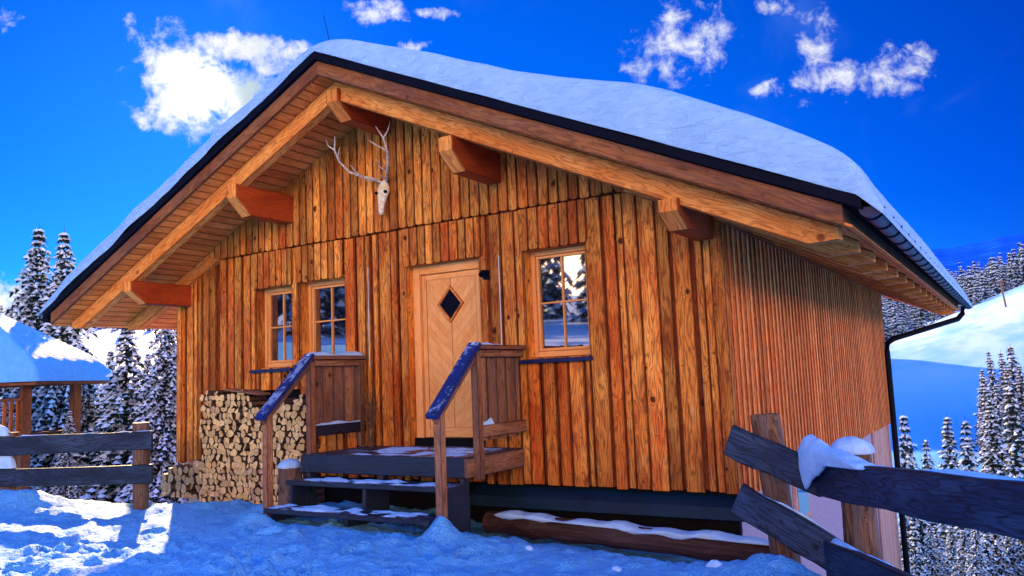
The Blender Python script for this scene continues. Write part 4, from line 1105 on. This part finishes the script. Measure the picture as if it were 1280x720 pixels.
# right side
tree_at(-6.6, 46, -2.9, 'm0', 'dark snowy spruce directly right of the cabin downpipe')
tree_at(-4.25, 60, -3.1, 'm1', 'slender snowy spruce standing alone on the blue shaded slope')
tree_at(-3.25, 58, -3.4, 'm0', 'broad snowy spruce beside the slender one on the shaded slope')
tree_at(-5.4, 62, -4.6, 'm0', 'short frosty spruce between the downpipe spruce and the slender one')
tree_at(-.75, 54, -1.2, 'm1', 'tall narrow snow crusted spruce above the right fence rail')
g_ = 'snowy spruces in the wood right of the piste'
for i in range(26):
    az = rng.uniform(-2.3, 2.2); R = rng.uniform(98, 138)
    if az < -1.9 and R < 112: R += 16
    tree_at(az, R, 1.5 if az > -.3 else (.6 if az > -1.5 else -.6), rng.choice(('m0', 'm1')), 'snowy spruce in the dense wood above the right fence', g_).scale *= rng.uniform(.62, 1.05)
g_ = 'small spruces below the right fence'
for i in range(16):
    az = -7.0+i*.62+rng.uniform(-.2, .2); R = rng.uniform(31, 39)
    tree_at(az, R, -9.6+rng.uniform(-.5, .9), rng.choice(('m0', 'n2')), 'small snowy spruce in the dark row below the right fence', g_)
# far forest
wood_mass = []
def mass_tree(az, R, s): wood_mass.append((*pol(az, R), s))
def far_tree(az, R, s, label, group):
    x, y = pol(az, R); o = bpy.data.objects.new('spruce_tree', rng.choice(FAR)); COL.objects.link(o); o.location = (x, y, H(x, y)-.4)
    o.scale = (s, s, s*rng.uniform(.85, 1.2)); o.rotation_euler.z = rng.uniform(0, 6.28); tag(o, label, 'spruce', group)
for i in range(230):
    az = -9.4+12.2*((i*.618034) % 1); R = 405+i*.95+rng.uniform(-6, 6)
    if i >= 110: mass_tree(az, R, rng.uniform(.75, 1.25)); continue
    far_tree(az, R, rng.uniform(.75, 1.3), 'distant spruce in the frosted forest above the ski slope', 'distant spruces above the ski slope')
for i in range(56):
    az = -66+14*((i*.618034) % 1); R = 480+i*6.4
    if i >= 25: mass_tree(az, R, rng.uniform(1.0, 1.5)); continue
    far_tree(az, R, rng.uniform(1.0, 1.5), 'distant spruce on the blue hillside left of the cabin', 'distant spruces on the left hillside')
# trees behind the camera (they show in the window panes)
for i in range(36):
    mass_tree(196+(i*.618034 % 1)*66, rng.uniform(48, 62), rng.uniform(.7, 1.0))
bufs = []
for me_ in FAR:
    co = np.empty(len(me_.vertices)*3, dtype=np.float32); me_.vertices.foreach_get('co', co); fi = np.empty(len(me_.loops), dtype=np.int32); me_.loops.foreach_get('vertex_index', fi)
    mi = np.empty(len(me_.polygons), dtype=np.int32); me_.polygons.foreach_get('material_index', mi); bufs.append((co.reshape(-1, 3), fi.reshape(-1, 3), mi))
vs_, fs_, ms_ = [], [], []; n0 = 0
for x, y, s in wood_mass:
    co, fi, mi = rng.choice(bufs); a = rng.uniform(0, 6.28); ca, sa = math.cos(a), math.sin(a)
    q = np.stack([(co[:, 0]*ca-co[:, 1]*sa)*s+x, (co[:, 0]*sa+co[:, 1]*ca)*s+y, co[:, 2]*s*rng.uniform(.85, 1.2)+H(x, y)-.4], -1)
    vs_.append(q); fs_.append(fi+n0); ms_.append(mi); n0 += len(q)
me = bpy.data.meshes.new('far_forest'); me.from_pydata(np.concatenate(vs_).tolist(), [], np.concatenate(fs_).tolist())
me.materials.append(M['farneedle']); me.materials.append(M['farsnow']); me.polygons.foreach_set('material_index', np.concatenate(ms_)); me.update()
o = bpy.data.objects.new('far_forest', me); COL.objects.link(o); tag(o, 'frosted spruce forest reading as one mass on the far slopes', 'forest', kind='stuff')
# bush, saplings
def bush(x, y, z, r, label):
    b = empty('snowy_bush', (x, y, z), label, 'bush'); s = MB(); tws = MB(); rr = random.Random(int(x*100))
    for i in range(26):
        a = rr.uniform(0, 6.28); L = r*rr.uniform(.5, 1.1); p = V((x, y, z)); q = p+V((math.cos(a)*L*.8, math.sin(a)*L*.8, L*rr.uniform(.5, 1.2)))
        tws.tube([p, (p+q)/2+V((0, 0, .1*r)), q], [.02, .014, .006], 5)
        for k in range(5):
            c = p.lerp(q, .45+.13*k)+V((rr.uniform(-.1, .1), rr.uniform(-.1, .1), .05)); s.tube([c+V((-.09, 0, 0)), c+V((0, 0, .06)), c+V((.1, .03, 0))], [.03, .07*rr.uniform(.7, 1.4), .03], 6)
    tws.build('stems', M['twig'], b); s.build('snow_load', M['treesnow'], b)
for az, R, r, lb in ((-3.4, 24, .75, 'sunlit snow covered bush below the lower right fence rail'), (-4.3, 21, .8, 'snow bowed bush beside the foot of the downpipe')):
    x, y = pol(az, R); bush(x, y, H(x, y), r, lb)
for az, R in ((-1.6, 17), (-.3, 15)):
    x, y = pol(az, R); z = H(x, y); s = MB(); s.tube([(x, y, z-.1), (x, y, z+1.1)], [.015, .004], 5)
    for k in range(9):
        zz = z+.25+.09*k; a = k*2.4; L = .28*(1-k/11); s.tube([(x, y, zz), (x+math.cos(a)*L, y+math.sin(a)*L, zz+.06)], [.006, .003], 4)
    o = s.build('sapling', M['twig'], None, origin=(x, y, z)); tag(o, 'bare thin sapling in the snow, %s' % ('nearer the bush' if az < -1 else 'at the right edge of the slope'), 'sapling')
# ski lift mast on the piste
x, y = pol(-.35, 330); z = H(x, y); lm = MB(); lm.tube([(x, y, z-1), (x-1, y, z+9)], [.35, .25], 8); lm.beam((x-3, y, z+9), (x+1.4, y, z+9), .4, .4)
o = lm.build('lift_mast', M['bark'], None, origin=(x, y, z)); tag(o, 'thin ski lift mast standing on the sunlit piste', 'mast')

# ------------------------------------------------------------------ world
w = bpy.data.worlds.new("World"); scene.world = w; w.use_nodes = True
t = NT(w.node_tree); t.n.clear()
out = t.n.new('ShaderNodeOutputWorld'); bg = t.n.new('ShaderNodeBackground'); t.l.new(bg.outputs[0], out.inputs[0])
sky = t.n.new('ShaderNodeTexSky'); sky.sky_type = 'NISHITA'; sky.sun_disc = False
sky.sun_elevation = math.asin(SUN.z); sky.sun_rotation = math.atan2(SUN.x, SUN.y); sky.altitude = 1500; sky.air_density = 1.0; sky.dust_density = .3; sky.ozone_density = 3.0
hs = t.n.new('ShaderNodeHueSaturation'); hs.inputs['Saturation'].default_value = 1.55; t.l.new(sky.outputs[0], hs.inputs['Color'])
c = t.mix(1.0, hs.outputs[0], (.10, .74, 1.70), 'MULTIPLY')
D = t.n.new('ShaderNodeTexCoord').outputs['Generated']
f_ = t.math('MAXIMUM', t.vmath('DOT_PRODUCT', D, tuple(fw)), .02)
px = t.math('ADD', t.math('MULTIPLY', t.math('DIVIDE', t.vmath('DOT_PRODUCT', D, tuple(rt)), f_), FPX), 640.0)
py = t.math('SUBTRACT', 360.0, t.math('MULTIPLY', t.math('DIVIDE', t.vmath('DOT_PRODUCT', D, tuple(up)), f_), FPX))
front = t.ss(t.vmath('DOT_PRODUCT', D, tuple(fw)), .1, .3)
P = t.comb(t.math('DIVIDE', px, 100.0), t.math('DIVIDE', py, 100.0), 0.0)
wn = t.noise(P, 1.6, 5, .6, 0.0, True)
Pw = t.vmath('ADD', P, t.vmath('MULTIPLY', t.vmath('SUBTRACT', wn, (.5, .5, .5)), (.55, .55, 0)))
xw, yw, _z = t.sep(Pw)
def blob(cx, cy, rx, ry, ang=0.0, amp=1.0):
    dx = t.math('SUBTRACT', xw, cx/100); dy = t.math('SUBTRACT', yw, cy/100); ca, sa = math.cos(R_(ang)), math.sin(R_(ang))
    u = t.math('ADD', t.math('MULTIPLY', dx, ca*100/rx), t.math('MULTIPLY', dy, sa*100/rx))
    v_ = t.math('ADD', t.math('MULTIPLY', dx, -sa*100/ry), t.math('MULTIPLY', dy, ca*100/ry))
    q = t.math('ADD', t.math('MULTIPLY', u, u), t.math('MULTIPLY', v_, v_))
    return t.math('MULTIPLY', t.math('MAXIMUM', t.math('SUBTRACT', 1.0, q), -4.0), amp)
bl = [blob(228, 105, 62, 78, -20), blob(300, 130, 60, 55, 0), blob(320, 66, 95, 26, 12), blob(190, 145, 40, 16, 20, .6), blob(472, 14, 46, 16, 8, .8), blob(548, 15, 26, 8, 10, .5), blob(515, 57, 24, 9, 0, .6),
      blob(850, 55, 70, 46, -25, .62), blob(1018, 70, 30, 60, 12, .55), blob(1065, 100, 75, 26, 6, .62), blob(1135, 78, 40, 26, -30, .5), blob(958, 113, 18, 12, 0, .45), blob(965, 5, 25, 14, 0, .35), blob(0, 385, 70, 42, 0, 1.0), blob(85, 425, 90, 28, 0, .9), blob(8, 22, 16, 16, 0, .25), blob(160, 40, 10, 14, 0, .25), blob(150, 420, 120, 22, 0, .8)]
mx = bl[0]
for b_ in bl[1:]: mx = t.math('MAXIMUM', mx, b_)
nz_ = t.noise(P, 3.2, 8, .66, .3)
den = t.math('ADD', t.math('MULTIPLY', mx, .72), t.math('MULTIPLY', t.math('SUBTRACT', nz_, .5), 2.2))
den = t.math('MULTIPLY', t.ss(den, -.02, .8), front)
c = t.mix(1.0, c, t.mix(t.ss(t.vmath('DOT_PRODUCT', D, tuple(SUN)), .45, .97), (.42, .46, .78), (1.0, 1.0, 1.0)), 'MULTIPLY')
# faint veil wisps
veil = t.math('MULTIPLY', t.ss(t.noise(P, .55, 5, .55, .5), .56, .85), .10)
sunD = t.vmath('DOT_PRODUCT', D, tuple(SUN))
glow = t.math('POWER', t.math('MAXIMUM', sunD, 0.0), 2600.0)
shade = t.ss(t.math('SUBTRACT', t.math('MULTIPLY', t.noise(t.vmath('ADD', P, (.18, -.2, 0)), 1.5, 4, .55), 1.0), 0.0), .48, .62)
dk = t.math('MULTIPLY', t.ss(blob(318, 112, 44, 34, 0), .0, .8), .85)
cc = t.mix(t.math('MAXIMUM', t.math('MULTIPLY', shade, .35), dk), (10.2, 10.3, 10.6), (4.6, 6.2, 7.4))
cc = t.mix(1.0, cc, t.vmath('MULTIPLY', t.comb(glow, glow, glow), (25.0, 23.0, 17.0)), 'ADD')
c = t.mix(veil, c, (5, 8, 11))
c = t.mix(den, c, cc)
# added warm glow, low and unseen behind the camera, to light the cabin front
vv = t.vmath('NORMALIZE', t.vmath('MULTIPLY', D, (1, 1, 0.0)))
opp = t.ss(t.vmath('DOT_PRODUCT', vv, tuple(V((.55, -.83, 0)).normalized())), -.15, .8)
dz = t.sep(D)[2]
band = t.math('MULTIPLY', t.ss(dz, .42, .04), opp)
BAND = (122, 80, 50)
zen = t.ss(dz, .55, .8)
c = t.mix(zen, c, (.2, 6.0, 23.0))  # zenith brightened beyond the view, added blue light for the snow
c = t.mix(band, c, BAND)
t.l.new(c, bg.inputs[0]); bg.inputs[1].default_value = .1
scene.cycles.max_bounces = 8
try: scene.cycles.use_denoising = True
except Exception: pass
